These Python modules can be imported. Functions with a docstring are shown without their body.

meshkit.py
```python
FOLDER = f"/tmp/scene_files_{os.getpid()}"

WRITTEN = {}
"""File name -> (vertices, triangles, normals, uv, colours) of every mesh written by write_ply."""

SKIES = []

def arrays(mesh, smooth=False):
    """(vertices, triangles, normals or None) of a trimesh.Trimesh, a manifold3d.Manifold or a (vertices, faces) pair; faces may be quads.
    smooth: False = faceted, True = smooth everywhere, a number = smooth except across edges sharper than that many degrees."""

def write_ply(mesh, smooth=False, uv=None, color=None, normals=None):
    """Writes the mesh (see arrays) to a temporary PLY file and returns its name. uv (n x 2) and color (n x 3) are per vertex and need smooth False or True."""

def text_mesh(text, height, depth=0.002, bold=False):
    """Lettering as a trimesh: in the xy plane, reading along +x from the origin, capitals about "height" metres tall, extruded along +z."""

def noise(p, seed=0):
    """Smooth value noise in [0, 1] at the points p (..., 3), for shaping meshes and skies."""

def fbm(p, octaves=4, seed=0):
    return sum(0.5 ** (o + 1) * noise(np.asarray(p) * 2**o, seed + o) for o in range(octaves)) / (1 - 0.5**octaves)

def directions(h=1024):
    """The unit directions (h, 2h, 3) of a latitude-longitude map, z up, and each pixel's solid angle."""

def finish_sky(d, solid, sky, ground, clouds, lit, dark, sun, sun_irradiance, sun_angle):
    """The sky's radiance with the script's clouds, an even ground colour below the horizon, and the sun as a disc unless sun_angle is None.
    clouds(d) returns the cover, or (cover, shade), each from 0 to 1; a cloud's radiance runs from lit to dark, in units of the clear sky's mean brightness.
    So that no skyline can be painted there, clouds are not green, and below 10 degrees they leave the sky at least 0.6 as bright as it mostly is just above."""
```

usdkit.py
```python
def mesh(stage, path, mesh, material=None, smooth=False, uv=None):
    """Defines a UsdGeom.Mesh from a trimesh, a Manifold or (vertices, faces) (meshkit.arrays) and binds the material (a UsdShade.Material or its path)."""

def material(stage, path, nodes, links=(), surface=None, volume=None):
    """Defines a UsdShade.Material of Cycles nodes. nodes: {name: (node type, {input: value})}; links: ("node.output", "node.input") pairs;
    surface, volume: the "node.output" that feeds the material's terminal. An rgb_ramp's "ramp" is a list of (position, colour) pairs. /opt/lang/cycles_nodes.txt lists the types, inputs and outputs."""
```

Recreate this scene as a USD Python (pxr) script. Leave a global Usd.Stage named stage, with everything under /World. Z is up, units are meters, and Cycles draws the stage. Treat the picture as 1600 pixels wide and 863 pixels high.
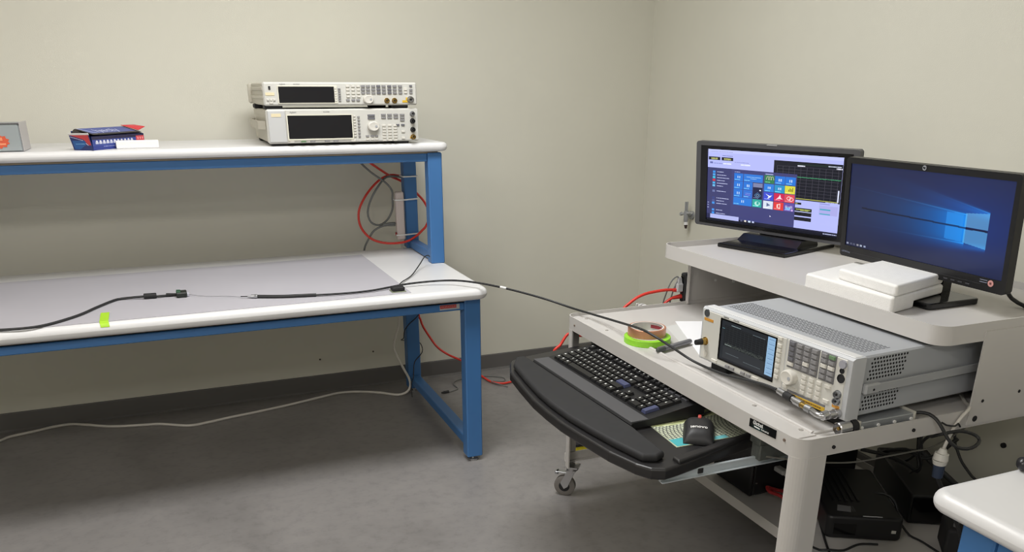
import math, random
import numpy as np, trimesh, usdkit, meshkit
from pxr import Usd, UsdGeom, UsdLux, UsdShade, Sdf, Gf, Vt
from shapely.geometry import Polygon, box as sbox, Point
from PIL import Image, ImageDraw, ImageFont

random.seed(7)
rng = np.random.default_rng(7)
stage = Usd.Stage.CreateInMemory()
UsdGeom.SetStageUpAxis(stage, 'Z')
UsdGeom.SetStageMetersPerUnit(stage, 1.0)
UsdGeom.Xform.Define(stage, '/World')
UsdGeom.Scope.Define(stage, '/World/Looks')

# ------------------------------------------------------------------ camera
YAW, PITCH, F = 0.3872, 0.3722, 1273.0
EYE = np.array([-2.3222, -3.8453, 1.3849])
fw = np.array([math.sin(YAW) * math.cos(PITCH), math.cos(YAW) * math.cos(PITCH), -math.sin(PITCH)])
rt = np.array([math.cos(YAW), -math.sin(YAW), 0.0])
up = np.cross(rt, fw)
cam = UsdGeom.Camera.Define(stage, '/World/Camera')
M4 = Gf.Matrix4d(*[float(x) for x in (*rt, 0, *up, 0, *(-fw), 0, *EYE, 1)])
cam.AddTransformOp().Set(M4)
cam.CreateHorizontalApertureAttr(36.0)
cam.CreateVerticalApertureAttr(36.0 * 863 / 1600)
cam.CreateFocalLengthAttr(36.0 * F / 1600)
cam.CreateVerticalApertureOffsetAttr((636.85 - 431.5) * 36.0 / 1600)
cam.CreateClippingRangeAttr(Gf.Vec2f(0.05, 60))
cam.CreateExposureAttr(0.0)

# ------------------------------------------------------------------ lamps: ceiling troffers (x, y, size x, size y, radiance)
CEIL = 2.55
LAMPS = [(-2.9, -1.55, 1.15, 0.55, 4.6, (1.0, .92, .865)), (-1.7, -1.6, 1.15, 0.55, 21.0, (.99, .995, 1.0)), (-4.1, -3.9, 1.15, 0.55, 27.5, (1.0, .95, .915)), (-2.7, -5.1, 1.15, 0.55, 12.5, (1.0, .99, .985))]


# ------------------------------------------------------------------ helpers
def lin(c):
    c = np.asarray(c, float) / 255.0
    return np.where(c <= 0.04045, c / 12.92, ((c + 0.055) / 1.055) ** 2.4)


used = {}


def numbered(parent, name):
    key = f'{parent}/{name}'
    k = used.get(key, 0)
    used[key] = k + 1
    return key if k == 0 else f'{key}_{k:03d}'


def path_of(parent):
    return '/World' if parent is None else str(parent.GetPath())


def tag(p, label=None, cat=None, group=None, kind=None):
    for k, v in (('label', label), ('category', cat), ('group', group), ('kind', kind)):
        if v:
            p.SetCustomDataByKey(k, v)
    return p


def thing(name, label, cat, loc=(0, 0, 0), rz=0.0, group=None, parent=None):
    x = UsdGeom.Xform.Define(stage, numbered(path_of(parent), name))
    x.AddTranslateOp().Set(Gf.Vec3d(*map(float, loc)))
    if rz:
        x.AddRotateZOp().Set(math.degrees(rz))
    return tag(x.GetPrim(), label, cat, group)


def obj(name, mesh, m, parent=None, smooth=35, **kw):
    if isinstance(mesh, list):
        mesh = trimesh.util.concatenate(mesh)
    p = usdkit.mesh(stage, numbered(path_of(parent), name), mesh, m, smooth).GetPrim()
    return tag(p, **kw)


def struct(name, mesh, m, parent=None):
    return obj(name, mesh, m, parent, smooth=False, kind=None if parent else 'structure')


def hull(pts):
    return trimesh.convex.convex_hull(np.asarray(pts, float))


def cbox(x0, x1, y0, y1, z0, z1, c=0.003):
    """A box with chamfered edges."""
    c = min(c, abs(x1 - x0) * .45, abs(y1 - y0) * .45, abs(z1 - z0) * .45)
    if c <= 0:
        m = trimesh.creation.box([x1 - x0, y1 - y0, z1 - z0])
        m.apply_translation([(x0 + x1) / 2, (y0 + y1) / 2, (z0 + z1) / 2])
        return m
    pts = []
    for a, sa in ((x0, 1), (x1, -1)):
        for b, sb in ((y0, 1), (y1, -1)):
            for d, sd in ((z0, 1), (z1, -1)):
                pts += [(a, b + sb * c, d + sd * c), (a + sa * c, b, d + sd * c), (a + sa * c, b + sb * c, d)]
    return hull(pts)


def pbox(x0, x1, y0, y1, z0, z1):
    return cbox(x0, x1, y0, y1, z0, z1, 0)


def prism(poly, z0, z1):
    m = trimesh.creation.extrude_polygon(poly, z1 - z0, engine='earcut')
    m.apply_translation([0, 0, z0])
    return m


def rrect(x0, x1, y0, y1, r, n=8):
    return sbox(x0 + r, y0 + r, x1 - r, y1 - r).buffer(r, quad_segs=n)


def soft(poly, z0, z1, r, n=5):
    """A convex slab whose edges are rounded with radius r all round."""
    inner = poly.buffer(-r, quad_segs=6)
    xy = np.array(inner.exterior.coords)[:-1]
    pts = []
    for ph in np.linspace(-math.pi / 2, math.pi / 2, 2 * n + 1):
        out = np.array(inner.buffer(max(r * math.cos(ph), 1e-5), quad_segs=6).exterior.coords)[:-1]
        zc = z1 - r if ph > 0 else z0 + r if ph < 0 else None
        for z in ([zc + r * math.sin(ph)] if zc is not None else [z0 + r, z1 - r]):
            pts.append(np.column_stack([out, np.full(len(out), z)]))
    return hull(np.vstack(pts))


def tf(m, loc=(0, 0, 0), rot=None):
    m = trimesh.util.concatenate(m) if isinstance(m, list) else m.copy()
    if rot is not None:
        ang, ax = rot
        m.apply_transform(trimesh.transformations.rotation_matrix(ang, ax))
    m.apply_translation(loc)
    return m


def cyl(p, q, r, n=20, r2=None):
    """A cylinder or cone from p to q."""
    p, q = np.asarray(p, float), np.asarray(q, float)
    L = np.linalg.norm(q - p)
    m = trimesh.creation.revolve([(0, 0), (r, 0), (r if r2 is None else r2, L), (0, L)], sections=n)
    m.apply_transform(trimesh.geometry.align_vectors([0, 0, 1], (q - p) / L))
    m.apply_translation(p)
    return m


def lathe(profile, p, axis, n=24):
    m = trimesh.creation.revolve(profile, sections=n)
    m.apply_transform(trimesh.geometry.align_vectors([0, 0, 1], np.asarray(axis, float) / np.linalg.norm(axis)))
    m.apply_translation(p)
    return m


def spline(pts, step=0.012):
    P = np.asarray(pts, float)
    E = np.vstack([2 * P[0] - P[1], P, 2 * P[-1] - P[-2]])
    out = []
    for i in range(1, len(E) - 2):
        a, b, c, d = E[i - 1:i + 3]
        k = max(2, int(np.linalg.norm(c - b) / step))
        t = np.linspace(0, 1, k, endpoint=False)[:, None]
        out.append(0.5 * (2 * b + (c - a) * t + (2 * a - 5 * b + 4 * c - d) * t ** 2 + (3 * b - a - 3 * c + d) * t ** 3))
    out.append(P[-1:])
    return np.vstack(out)


def tube(pts, r, n=10, step=0.012, raw=False):
    P = np.asarray(pts, float) if raw else spline(pts, step)
    T = np.gradient(P, axis=0)
    T /= np.maximum(np.linalg.norm(T, axis=1, keepdims=True), 1e-9)
    ref = np.array([0, 0, 1.0]) if abs(T[0][2]) < .9 else np.array([1.0, 0, 0])
    N = np.cross(T[0], ref); N /= np.linalg.norm(N)
    rings, ang = [], np.linspace(0, 2 * math.pi, n, endpoint=False)
    for p, t in zip(P, T):
        N = N - t * (N @ t); N /= np.linalg.norm(N)
        B = np.cross(t, N)
        rings.append(p + r * (np.cos(ang)[:, None] * N + np.sin(ang)[:, None] * B))
    V = np.vstack(rings + [P[:1], P[-1:]])
    k = len(P)
    i, j = np.meshgrid(np.arange(k - 1), np.arange(n), indexing='ij')
    a, b = i * n + j, i * n + (j + 1) % n
    f = [np.column_stack([a.ravel(), b.ravel(), (b + n).ravel()]), np.column_stack([a.ravel(), (b + n).ravel(), (a + n).ravel()])]
    jj = np.arange(n)
    f.append(np.column_stack([np.full(n, k * n), (jj + 1) % n, jj]))
    f.append(np.column_stack([np.full(n, k * n + 1), (k - 1) * n + jj, (k - 1) * n + (jj + 1) % n]))
    m = trimesh.Trimesh(V, np.vstack(f), process=False)
    if m.volume < 0:
        m.invert()
    return m


# ------------------------------------------------------------------ materials
LOOKS = {}


def M(name, rgb, rough=0.5, metal=0.0, spec=0.5, vary=None, bump=None, **extra):
    """vary = (scale, amount) mottles the colour; bump = (scale, distance)."""
    if name in LOOKS:
        return LOOKS[name]
    base = lin(rgb)
    nodes = {'p': ('principled_bsdf', dict(roughness=rough, metallic=metal, specular_ior_level=spec, base_color=base, **extra))}
    links = []
    if vary or bump:
        nodes['g'] = ('geometry', {})
    if vary:
        nodes['n'] = ('noise_texture', {'scale': vary[0], 'detail': 5.0, 'roughness': 0.6})
        nodes['r'] = ('rgb_ramp', {'ramp': [(0.3, tuple(base * (1 - vary[1]))), (0.7, tuple(np.minimum(base * (1 + vary[1]), 1)))]})
        links += [('g.position', 'n.vector'), ('n.fac', 'r.fac'), ('r.color', 'p.base_color')]
    if bump:
        nodes['b'] = ('noise_texture', {'scale': bump[0], 'detail': 2.0})
        nodes['h'] = ('bump', {'strength': 0.4, 'distance': bump[1]})
        links += [('g.position', 'b.vector'), ('b.fac', 'h.height'), ('h.normal', 'p.normal')]
    LOOKS[name] = usdkit.material(stage, '/World/Looks/' + name, nodes, links, surface='p.BSDF')
    return LOOKS[name]


def MPrint(name, rough=0.5, emit=None):
    """A printed face (or a lit screen): colour from the mesh's own tint."""
    if name in LOOKS:
        return LOOKS[name]
    if emit:
        nodes = {'a': ('attribute', {'attribute': 'tint'}), 'p': ('principled_bsdf', {'base_color': (0.01, 0.01, 0.012), 'roughness': rough, 'specular_ior_level': 0.25, 'emission_strength': emit})}
        links = [('a.color', 'p.emission_color')]
    else:
        nodes = {'a': ('attribute', {'attribute': 'tint'}), 'p': ('principled_bsdf', {'roughness': rough})}
        links = [('a.color', 'p.base_color')]
    LOOKS[name] = usdkit.material(stage, '/World/Looks/' + name, nodes, links, surface='p.BSDF')
    return LOOKS[name]


def picture(name, img, o, U, V, m, parent, **kw):
    """A flat print: o = its top left corner, U = along its top edge, V = down its left edge; img = rows x columns x 3 in sRGB."""
    img = np.asarray(img, float)
    h, w = img.shape[:2]
    us, vs = (np.arange(w + 1)) / w, (np.arange(h + 1)) / h
    big = img[np.minimum(np.arange(h + 1), h - 1)][:, np.minimum(np.arange(w + 1), w - 1)]
    uu, vv = np.meshgrid(us, vs)
    P = np.asarray(o, float) + uu.reshape(-1, 1) * np.asarray(U, float) + vv.reshape(-1, 1) * np.asarray(V, float)
    i, j = np.meshgrid(np.arange(h), np.arange(w), indexing='ij')
    a = (i * (w + 1) + j).ravel()
    f = np.vstack([np.column_stack([a, a + w + 1, a + w + 2]), np.column_stack([a, a + w + 2, a + 1])])
    p = usdkit.mesh(stage, numbered(path_of(parent), name), (P, f), m, False)
    UsdGeom.PrimvarsAPI(p).CreatePrimvar('tint', Sdf.ValueTypeNames.Color3fArray, 'vertex').Set(Vt.Vec3fArray.FromNumpy(lin(big).reshape(-1, 3).astype(np.float32)))
    return tag(p.GetPrim(), **kw)


def canvas(w, h, rgb):
    im = Image.new('RGB', (w, h), tuple(rgb))
    return im, ImageDraw.Draw(im)


def write(d, xy, text, size, fill, anchor='la'):
    d.text(xy, text, fill=tuple(fill), font=ImageFont.load_default(size), anchor=anchor)


def scribble(d, x0, y, x1, fill, seed=0, h=1):
    """A line of print too small to read."""
    r = random.Random(seed)
    x = x0
    while x < x1:
        w = r.randint(1, 4)
        d.rectangle([x, y, min(x + w, x1), y + h], fill=tuple(fill))
        x += w + r.choice([1, 1, 2])


def lettering(text, height, o, U, V, depth=0.0008, bold=False):
    """Raised letters on a face: U reads along, V goes up."""
    m = meshkit.text_mesh(text, height, depth, bold)
    U, V = np.asarray(U, float), np.asarray(V, float)
    U, V = U / np.linalg.norm(U), V / np.linalg.norm(V)
    T = np.eye(4); T[:3, 0], T[:3, 1], T[:3, 2], T[:3, 3] = U, V, np.cross(U, V), o
    m.apply_transform(T)
    return m


wall_paint = M('wall_paint', (215, 213, 200), 0.75, spec=0.25, vary=(1.3, 0.025), bump=(220, 0.0006))
ceil_paint = M('ceiling_paint', (226, 222, 210), 0.9)
base_rubber = M('baseboard_rubber', (98, 96, 94), 0.5, vary=(3, 0.05))
white_lam = M('white_laminate', (222, 222, 222), 0.35, vary=(2.5, 0.012))
blue_paint = M('blue_paint', (64, 114, 170), 0.42, vary=(4, 0.03))
mat_grey = M('grey_vinyl', (180, 178, 184), 0.6, vary=(2.2, 0.03))
cart_paint = M('cart_paint', (198, 195, 191), 0.42, vary=(5, 0.02), bump=(600, 0.0002))
black_plastic = M('black_plastic', (22, 22, 24), 0.42)
matte_black = M('matte_black', (30, 30, 32), 0.7, vary=(30, 0.15))
gloss_black = M('gloss_black', (12, 12, 13), 0.12)
rubber = M('black_rubber', (26, 26, 27), 0.75)
cable_black = M('black_cable', (38, 39, 40), 0.5)
cable_red = M('red_cable', (214, 58, 46), 0.42)
cable_grey = M('grey_cable', (112, 114, 112), 0.5)
cable_white = M('white_cable', (206, 202, 194), 0.5)
steel = M('steel', (190, 190, 192), 0.28, 1.0)
brushed = M('brushed_steel', (170, 172, 175), 0.4, 1.0)
brass = M('brass', (176, 148, 86), 0.3, 1.0)
case_grey = M('case_grey', (168, 171, 175), 0.45, vary=(4, 0.015))
panel_beige = M('panel_beige', (205, 204, 197), 0.45)
key_light = M('key_light', (214, 211, 202), 0.5)
key_grey = M('key_grey', (140, 139, 140), 0.5)
key_dark = M('key_dark', (108, 108, 114), 0.5)
key_green = M('key_green', (110, 140, 104), 0.5)
slate = M('keypad_slate', (116, 116, 118), 0.55)
dark_hole = M('dark_hole', (30, 30, 32), 0.8)
glass_dark = M('dark_display', (26, 26, 30), 0.15)
yellow_ink = M('yellow_label', (216, 178, 50), 0.5)
orange_ink = M('orange_label', (206, 146, 60), 0.5)
white_ink = M('white_ink', (228, 228, 226), 0.5)
white_foam = M('white_foam', (236, 235, 232), 0.85, vary=(60, 0.02), bump=(320, 0.0016))
printed = MPrint('printed', 0.45)
lit_screen = MPrint('lit_screen', 0.22, emit=1.0)

# ------------------------------------------------------------------ the room
fl = lin((134, 131, 129))
concrete = usdkit.material(stage, '/World/Looks/concrete', {
    'g': ('geometry', {}),
    'n1': ('noise_texture', {'scale': 2.1, 'detail': 8.0, 'roughness': 0.62, 'distortion': 0.6}),
    'n2': ('noise_texture', {'scale': 23.0, 'detail': 6.0, 'roughness': 0.7}),
    'r1': ('rgb_ramp', {'ramp': [(0.28, tuple(fl * 0.80)), (0.5, tuple(fl)), (0.74, tuple(fl * 1.16))]}),
    'r2': ('rgb_ramp', {'ramp': [(0.25, (0.80, 0.80, 0.80)), (0.5, (1, 1, 1)), (0.8, (1.08, 1.07, 1.05))]}),
    'm': ('mix', {'mix_type': 'multiply', 'fac': 1.0}),
    'p': ('principled_bsdf', {'roughness': 0.42, 'specular_ior_level': 0.4}),
}, [('g.position', 'n1.vector'), ('g.position', 'n2.vector'), ('n1.fac', 'r1.fac'), ('n2.fac', 'r2.fac'), ('r1.color', 'm.color1'),
    ('r2.color', 'm.color2'), ('m.color', 'p.base_color')], surface='p.BSDF')

RX0, RY0 = -5.2, -6.2
struct('floor', pbox(RX0 - .1, .1, RY0 - .1, .1, -.1, 0), concrete)
struct('ceiling', pbox(RX0 - .1, .1, RY0 - .1, .1, CEIL + .02, CEIL + .12), ceil_paint)
wb_ = struct('wall_back', pbox(RX0 - .1, .1, 0, .1, 0, CEIL + .02), wall_paint)
for x_, z_ in ((-1.7616, .1622), (-1.4992, .1718)):
    obj('screw_hole', cyl((x_, .002, z_), (x_, -.0012, z_), .0045, 12), M('hole_grey', (84, 80, 72), .8), wb_)
struct('wall_right', pbox(0, .1, RY0, 0, 0, CEIL + .02), wall_paint)
struct('wall_left', pbox(RX0 - .1, RX0, RY0, 0, 0, CEIL + .02), wall_paint)
struct('wall_front', pbox(RX0, 0, RY0 - .1, RY0, 0, CEIL + .02), wall_paint)


def cove(L):
    prof = Polygon([(0, 0), (.016, 0), (.013, .004), (.009, .010), (.008, .080), (.006, .084), (0, .084)])
    return prism(prof, 0, L)


m = cove(-RX0); m.apply_transform(np.array([[0, 0, -1, 0], [-1, 0, 0, 0], [0, 1, 0, 0], [0, 0, 0, 1.0]])); m.invert() if m.volume < 0 else None
struct('baseboard_back', m, base_rubber)
m = cove(-RY0 - .017); m.apply_transform(np.array([[-1, 0, 0, 0], [0, 0, -1, -.017], [0, 1, 0, 0], [0, 0, 0, 1.0]])); m.invert() if m.volume < 0 else None
struct('baseboard_right', m, base_rubber)

white_metal = M('white_metal', (225, 225, 222), 0.5)
for i, (x, y, sx, sy, power, tone) in enumerate(LAMPS):
    t = thing('ceiling_light', ['white recessed ceiling light over the long bench', 'white recessed ceiling light over the keyboard tray', 'white recessed ceiling light behind the viewer on the left', 'white recessed ceiling light behind the viewer on the right'][i], 'ceiling light', (x, y, CEIL))
    fr = sbox(-sx / 2 - .03, -sy / 2 - .03, sx / 2 + .03, sy / 2 + .03).difference(sbox(-sx / 2, -sy / 2, sx / 2, sy / 2))
    obj('frame', prism(fr, -.012, .02), white_metal, t)
    rl = UsdLux.RectLight.Define(stage, str(t.GetPath()) + '/tube_light')
    rl.CreateWidthAttr(sx); rl.CreateHeightAttr(sy)
    rl.CreateIntensityAttr(power); rl.CreateColorAttr(Gf.Vec3f(*tone))
    rl.AddTranslateOp().Set(Gf.Vec3d(0, 0, -.002))

# ------------------------------------------------------------------ the long workbench
HB = .707
bench = thing('workbench', 'long blue steel workbench with white laminate top and raised white shelf', 'workbench', (-2.4, -.63, 0))
BO = np.array([2.4, .63, 0])


def B(mesh):
    return tf(mesh, BO)


XL = -3.48
obj('tabletop', B(soft(rrect(XL, -1.287, -1.099, -.165, .045), HB - .042, HB, .0205)), white_lam, bench, smooth=60)


def leg(x0, x1, y0, y1, z0, z1, name='leg'):
    obj(name, B(cbox(x0, x1, y0, y1, z0, z1, .004)), blue_paint, bench)


for x0, x1 in ((-1.372, -1.309), (XL + .03, XL + .093)):
    leg(x0, x1, -1.051, -.993, .018, HB - .042)
    leg(x0, x1, -.185, -.127, .018, HB - .042)
for x0, x1 in ((-1.372, -1.309), (XL + .03, XL + .093)):
    obj('side_rail', B(cbox(x0 + .008, x1 - .008, -.993, -.185, .048, .086, .003)), blue_paint, bench)
    obj('side_rail', B(cbox(x0 + .008, x1 - .008, -.993, -.185, .612, .655, .003)), blue_paint, bench)
    for yy in (-1.022, -.156):
        obj('levelling_foot', B([cyl(((x0 + x1) / 2, yy, 0), ((x0 + x1) / 2, yy, .006), .024), cyl(((x0 + x1) / 2, yy, .006), ((x0 + x1) / 2, yy, .02), .009)]), steel, bench)
obj('front_rail', B(cbox(XL + .093, -1.372, -1.048, -1.004, .622, .650, .003)), blue_paint, bench)
obj('rear_rail', B(cbox(XL + .093, -1.372, -.180, -.140, .622, .650, .003)), blue_paint, bench)
wood_under = M('tabletop_core', (150, 140, 122), 0.8)
obj('core_board', B(cbox(XL + .06, -1.33, -1.05, -.20, HB - .052, HB - .0415, .001)), wood_under, bench, label='brown board edge under the white top')
np_ = obj('nameplate', B(cbox(-1.468, -1.391, -1.0500, -1.0475, .629, .648, .0005)), M('plate_silver', (170, 172, 176), 0.4), bench, label='silver and red maker plate')
red_ink = M('red_ink', (170, 62, 60), 0.5)
obj('nameplate_lettering', B([cbox(-1.467, -1.404, -1.0508, -1.0500, .635, .6475, .0002)]), red_ink, np_)
obj('nameplate_print', B(lettering('PRODUCTION', .0062, (-1.464, -1.0508, .638), (1, 0, 0), (0, 0, 1), .0003)), M('pale_red', (196, 130, 128), .5), np_)

# raised shelf
HS = 1.19
for x0, x1 in ((-1.354, -1.296), (XL + .045, XL + .103)):
    obj('riser_post', B(cbox(x0, x1, -.585, -.530, HB - .001, HS - .040, .004)), blue_paint, bench)
    obj('riser_post', B(cbox(x0, x1, -.200, -.145, HB - .001, HS - .040, .004)), blue_paint, bench)
    obj('riser_side_rail', B(cbox(x0 + .01, x1 - .01, -.530, -.200, HB + .004, HB + .040, .003)), blue_paint, bench)
    obj('riser_side_rail', B(cbox(x0 + .01, x1 - .01, -.530, -.200, 1.114, 1.148, .003)), blue_paint, bench)
obj('shelf_rail', B(cbox(XL + .103, -1.354, -.575, -.538, 1.116, 1.1485, .003)), blue_paint, bench)
obj('shelf_rail', B(cbox(XL + .103, -1.354, -.195, -.155, 1.116, 1.1485, .003)), blue_paint, bench)
obj('shelf', B(soft(rrect(XL + .02, -1.272, -.612, -.075, .035), HS - .034, HS, .0165)), white_lam, bench, smooth=60)
obj('core_board', B(cbox(XL + .07, -1.31, -.575, -.12, HS - .0425, HS - .0335, .001)), wood_under, bench, label='brown board edge under the white shelf')

dm = obj('desk_mat', prism(Polygon([(-3.38, -1.079), (-2.60, -1.078), (-1.5755, -1.061), (-1.583, -.284), (-2.0, -.312), (-3.38, -.335)]), HB + .0002, HB + .0022), mat_grey, None, smooth=False)
tag(dm, 'large pale grey vinyl mat lying on the long white bench', 'desk mat')

# ------------------------------------------------------------------ two signal generators stacked on the shelf
gx, gy = -1.9634, -.613
case_side = M('case_side', (198, 194, 180), 0.5, vary=(4, .02))


def keyrow(parent, xs, zs, w, h, m, y=0., d=.004, name='key', taper=.8, front=-1):
    for z in zs:
        for x in xs:
            p = []
            for s, yy in ((1, y), (taper, y - d)):
                p += [(x + a * w / 2 * s, yy, z + b * h / 2 * s) for a in (-1, 1) for b in (-1, 1)]
            obj(name, hull(p), m, parent, smooth=False)


lo = thing('signal_generator', 'lower and taller of the two stacked beige signal generators on the shelf', 'signal generator', (gx, gy, HS))
Z0 = .009                                                   # the panel starts above the feet
obj('case', cbox(.004, .564, .028, .47, Z0 + .001, Z0 + .116, .004), case_side, lo)
obj('front_frame', cbox(-.001, .569, .004, .032, Z0 - .001, Z0 + .119, .006), panel_beige, lo)
obj('left_panel', cbox(.004, .066, .0005, .006, Z0 + .004, Z0 + .114, .002), M('panel_grey', (196, 197, 196), .5), lo)
obj('control_panel', cbox(.068, .567, .001, .006, Z0 + .002, Z0 + .116, .002), panel_beige, lo)
bz = sbox(.0695, .010, .3125, .1005).difference(sbox(.0735, .0155, .3085, .0965))
m = prism(bz, 0, .003); m.apply_transform(np.array([[1, 0, 0, 0], [0, 0, -1, .0012], [0, 1, 0, Z0], [0, 0, 0, 1.0]]))
obj('display_bezel', m, M('bezel_pale', (218, 216, 200), .5), lo)
obj('display', cbox(.073, .309, -.0003, .003, Z0 + .015, Z0 + .097, .0005), glass_dark, lo, label='blank dark display')
keyrow(lo, [.319], np.linspace(.022, .093, 8) + Z0, .010, .0058, key_light, .001)
keyrow(lo, [.335], np.linspace(.020, .089, 7) + Z0, .009, .006, key_grey, .001)
for x, mm in zip((.083, .1246, .1584, .2121, .2446, .3105), (key_light, key_green, key_grey, key_grey, key_grey, key_light)):
    keyrow(lo, [x], [Z0 + .0055], .019, .0058, mm, .001)
keyrow(lo, [.384], [Z0 + .094, Z0 + .084], .028, .008, key_dark, .001)
keyrow(lo, [.431, .455, .479], [Z0 + .096, Z0 + .0865], .0185, .0072, key_grey, .001)
keyrow(lo, [.5041], [Z0 + .0955, Z0 + .086, Z0 + .0765], .0185, .0072, key_grey, .001)
keyrow(lo, [.431, .453, .4745], [Z0 + .0575 - .0105 * k for k in range(6)], .0155, .0074, key_light, .001)
keyrow(lo, [.4846, .5054], [Z0 + .0588], .014, .0068, key_dark, .001)
keyrow(lo, [.5054], [Z0 + .0348], .014, .007, key_light, .001); keyrow(lo, [.5054], [Z0 + .0105], .014, .007, key_light, .001)
keyrow(lo, [.365, .384, .400], [Z0 + .0205], .013, .0062, key_grey, .001); keyrow(lo, [.365, .384, .400], [Z0 + .009], .013, .0062, key_light, .001)


def knob(parent, x, z, r, d, m=key_light, y=0., sq=1.0):
    k = lathe([(0, 0), (r, 0), (r, d * .55), (r * .94, d * .9), (r * .82, d), (r * .55, d * .93), (0, d * .93)], (0, 0, 0), (0, -1, 0), 32)
    k.apply_scale([1, 1, sq]); k.apply_translation([x, y, z])
    o = obj('knob', k, m, parent)
    obj('finger_dimple', cyl((x + r * .4, y - d * .9, z), (x + r * .4, y - d * 1.0 - .0004, z), r * .2, 16), case_grey, o)
    return o


def bnc(parent, x, z, r=.0075, d=.016, m=steel, y=0., name='connector'):
    o = obj(name, lathe([(0, 0), (r * 1.25, 0), (r * 1.25, d * .2), (r, d * .2), (r, d), (r * .72, d), (r * .72, d * .5), (0, d * .5)], (x, y, z), (0, -1, 0), 20), m, parent)
    obj('pin', lathe([(0, 0), (r * .3, 0), (r * .3, d * .45), (0, d * .45)], (x, y - d * .5, z), (0, -1, 0), 10), dark_hole, o)
    return o


knob(lo, .389, Z0 + .0556, .0225, .016, sq=.80)
for z, mm in zip((.099, .0726, .0412, .0144), (brushed, matte_black, matte_black, brass)):
    bnc(lo, .544, Z0 + z, .0078, .015, mm, .001)
obj('label', cbox(.0166, .051, -.0003, .001, Z0 + .0925, Z0 + .1041, 0), M('cream_label', (226, 214, 178), .5), lo)
obj('label', cbox(.532, .552, -.0004, .001, Z0 + .009, Z0 + .0145, 0), yellow_ink, lo)
obj('maker_lettering', [lettering('Agilent', .0052, (.083, .001, Z0 + .1052), (1, 0, 0), (0, 0, 1), .0004), lettering('E4438C', .0046, (.205, .001, Z0 + .106), (1, 0, 0), (0, 0, 1), .0004)], M('grey_print', (96, 96, 98), .5), lo)
for x in (.04, .50):
    obj('foot', cbox(x - .03, x + .03, .012, .07, 0, Z0 + .001, .003), matte_black, lo)
    obj('foot', cbox(x - .03, x + .03, .39, .45, 0, Z0 + .001, .003), matte_black, lo)
st = []
for a, b in (((-.0005, .05), (-.022, .085)), ((-.022, .085), (-.022, .36)), ((-.022, .36), (-.0005, .41))):
    d = np.array([b[0] - a[0], b[1] - a[1]]); nn = np.array([-d[1], d[0]]) / np.linalg.norm(d) * .0022
    st.append(prism(Polygon([np.array(a) + nn, np.array(b) + nn, np.array(b) - nn, np.array(a) - nn]), Z0 + .048, Z0 + .078))
obj('carry_strap', st, M('strap_beige', (190, 186, 172), .6), lo, label='beige side carry strap')

ZU = Z0 + .117
hi = thing('signal_generator', 'upper and slimmer beige signal generator stacked on the other one', 'signal generator', (gx, gy, HS + ZU))
T = .0142                                                   # top of the feet
obj('case', cbox(.002, .564, .028, .45, T, T + .0785, .004), case_side, hi)
obj('front_frame', cbox(-.003, .5665, .002, .032, T - .001, T + .0795, .005), panel_beige, hi)
obj('display_frame', cbox(.046, .262, -.0002, .004, T + .006, T + .068, .001), M('bezel_pale', (218, 216, 200), .5), hi)
obj('display', cbox(.0505, .2505, -.001, .003, T + .0095, T + .0645, .0005), glass_dark, hi, label='blank wide dark display')
zb = -.1317 + T
keyrow(hi, [.2555], np.linspace(.148, .191, 6) + zb, .009, .0062, key_light, .002); keyrow(hi, [.270], np.linspace(.148, .1885, 6) + zb, .010, .0052, key_grey, .002)
keyrow(hi, [.3015, .3215, .341], np.array([.198, .186, .174, .162]) + zb, .0145, .0078, key_light, .002)
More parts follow.
